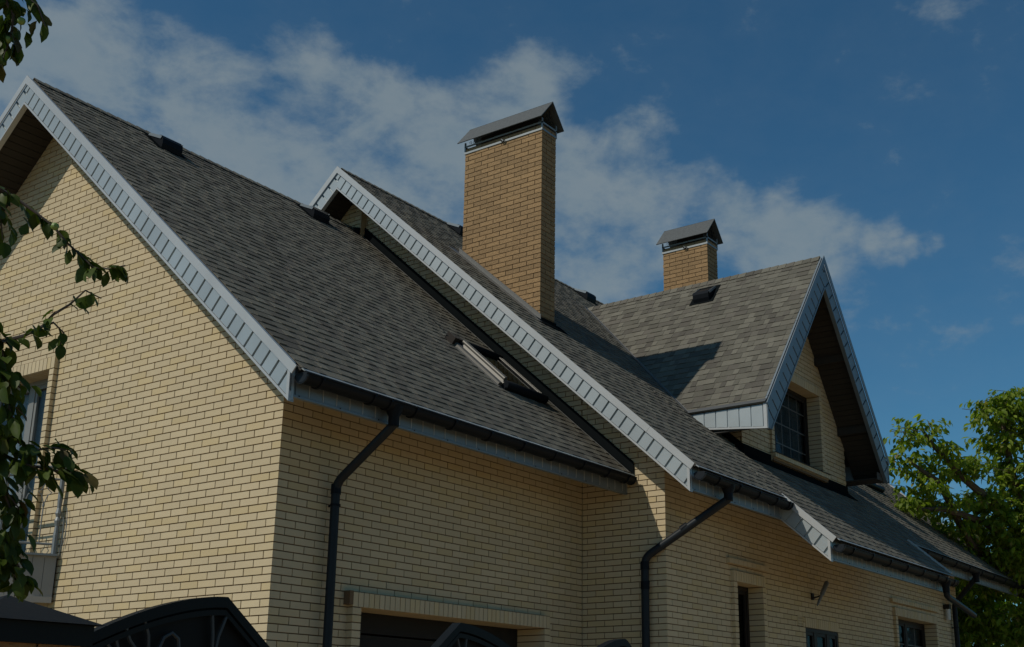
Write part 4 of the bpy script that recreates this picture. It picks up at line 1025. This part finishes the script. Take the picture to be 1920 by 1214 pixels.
for px, py in ((40, 40), (14, 75), (103, 425)):
    b = MB(); q = at(px, py, 3.68); b.tube([q+Z*.012, q+Z*.008, q, q-Z*.008, q-Z*.012], [.003, .010, .013, .010, .003], 'fruit', 8); b.build('fruit', ft, smooth=True)

# the big walnut tree beyond the house
rnd = random.Random(5)
def walnut(base, lab, blobs_, leafsz, nclump, limbs, name='walnut_tree', nind=300):
    rt = root(name, base, lab, 'tree'); base = V(base); b = MB(); fork = base+Z*2.6
    b.tube([base-Z*.2, base+Z*1.2, fork], [.32, .25, .20], 'bark', 12); tr = b.build('trunk', rt, smooth=True)
    for lp in limbs:
        pts = [fork]+[V(q) for q in lp]; n = len(pts); b = MB(); b.tube(pts, [.14*(1-i/n)**1.2+.012 for i in range(n)], 'bark', 7); b.build('limb', rt, smooth=True)
    lv = [leafmesh('leaf', l_, w_, 'leaf_far', bz, seg=3) for l_, w_, bz in ((leafsz, leafsz*.48, .3), (leafsz*.85, leafsz*.45, .5), (leafsz*1.1, leafsz*.5, .15))]
    items = []
    for (c, rad, dens) in blobs_:
        c = V(c); tw = MB()
        for k in range(int(nclump*dens)):
            while True:
                d = V((rnd.uniform(-1, 1), rnd.uniform(-1, 1), rnd.uniform(-1, 1)))
                if d.length < 1: break
            rr_ = d.length**.45; q = c+V((d.x*rad[0], d.y*rad[1], d.z*rad[2])).normalized()*0+V((d.x*rad[0], d.y*rad[1], d.z*rad[2]))*(rr_/max(d.length, .01))
            ang = rnd.uniform(0, 6.28); ax = V((math.cos(ang), math.sin(ang), rnd.uniform(-.5, .3)))
            for m in range(rnd.randint(5, 9)):                       # leaflets along a drooping stalk
                a2 = ang+rnd.uniform(-1.5, 1.5); D = V((math.cos(a2), math.sin(a2), rnd.uniform(-1.3, .1)))
                P = q+ax*.05*m+V((rnd.uniform(-.05, .05), rnd.uniform(-.05, .05), rnd.uniform(-.05, .05)))
                items.append(orient(P, D, V((rnd.uniform(-.6, .6), rnd.uniform(-.6, .6), 1)), rnd.uniform(.7, 1.25)))
            if rnd.random() < .25: tw.tube([q-ax*.25-Z*.05, q, q+ax*.25], [.008, .006, .003], 'twig', 4)
        if tw.v: tw.build('twigs', rt, kind='stuff')
    rnd.shuffle(items)
    vis = [m_ for m_ in items if pproj(m_.translation)[0] < 1915 and pproj(m_.translation)[1] < 1210]
    vis.sort(key=lambda m_: (m_.translation-CAM).length); ind = set(id(m_) for m_ in vis[:nind])
    mb = MB()
    for m_ in items:
        k = rnd.randrange(3)
        if id(m_) in ind: o = bpy.data.objects.new('leaf', lv[k][0]); C.objects.link(o); attach(o, rt, m_)
        else: mb.add([m_ @ V(v_) for v_ in lv[k][1]], lv[k][2], 'leaf_far')
    mb.build('crown', rt, kind='stuff')
    return rt
def T(px, py, d): return at(px, py, d)
tb = T(1990, 1150, 27); tb = V((tb.x, tb.y, GZ)); D0 = 25.
S = lambda r: r/FPX*D0
bl = []
for px, py, rx, rz, d, den in ((1728, 808, 34, 18, 24, .20), (1770, 840, 24, 14, 24, .13), (1700, 845, 20, 24, 24, .13), (1676, 870, 14, 22, 24, .09), (1760, 880, 46, 18, 24.5, .30), (1818, 878, 30, 20, 24.5, .28), (1735, 915, 42, 14, 24, .2),
                           (1858, 775, 38, 26, 25, .42), (1895, 748, 34, 18, 25, .3), (1915, 785, 30, 30, 25, .5), (1885, 825, 42, 20, 25, .42), (1905, 885, 44, 30, 25, .6), (1850, 935, 38, 20, 25, .4), (1700, 942, 28, 12, 24, .16), (1780, 948, 42, 16, 24.5, .28),
                           (1890, 975, 60, 45, 25, 1.1), (1800, 990, 50, 20, 25, .5), (1850, 1040, 75, 50, 25.5, 1.3), (1930, 1000, 60, 80, 25, 1.6),
                           (1880, 1130, 95, 70, 26, 1.7), (1800, 1120, 50, 70, 27, 1.6), (1850, 1200, 100, 60, 26.5, 1.7), (1950, 1150, 60, 120, 26, 1.5), (2000, 800, 80, 110, 26, 1.6), (2060, 1000, 120, 150, 27, 2.4), (1810, 1190, 40, 60, 26, 1.2)):
    bl.append((T(px, py, d), (S(rx), S(rx)*1.1, S(rz)), den))
limbs = [[T(1960, 1060, 26), T(1880, 960, 25), T(1810, 900, 24.5), T(1745, 830, 24), T(1728, 805, 24)], [T(1960, 1060, 26), T(1900, 900, 25), T(1880, 800, 25), T(1885, 745, 25)], [T(1930, 1040, 26), T(1850, 980, 25), T(1770, 955, 24.2), T(1715, 955, 24)], [T(2000, 1000, 26.5), T(2020, 850, 26), T(2030, 760, 26)], [T(1900, 1080, 26), T(1820, 1020, 25), T(1760, 905, 24.2), T(1700, 862, 24)]]
walnut(tb, 'tall leafy walnut tree with gaps of sky rising behind the right end of the roof', bl, .155, 150, limbs)
# low dark hedge trees further back, lower right
b_ = T(1840, 1150, 40); b_ = V((b_.x, b_.y, GZ))
bl2 = [(T(px, py, 38), (r*38/FPX, r*38/FPX, r*38/FPX), .9) for px, py, r in ((1800, 1160, 70), (1870, 1120, 80), (1930, 1080, 80), (1860, 1210, 80), (1950, 1180, 90))]
walnut(b_, 'shaded bushy tree filling the lower right corner behind the walnut', bl2, .26, 110, [[T(1880, 1150, 38), T(1870, 1100, 38)], [T(1860, 1180, 38), T(1810, 1150, 38)]], name='bushy_tree', nind=60)
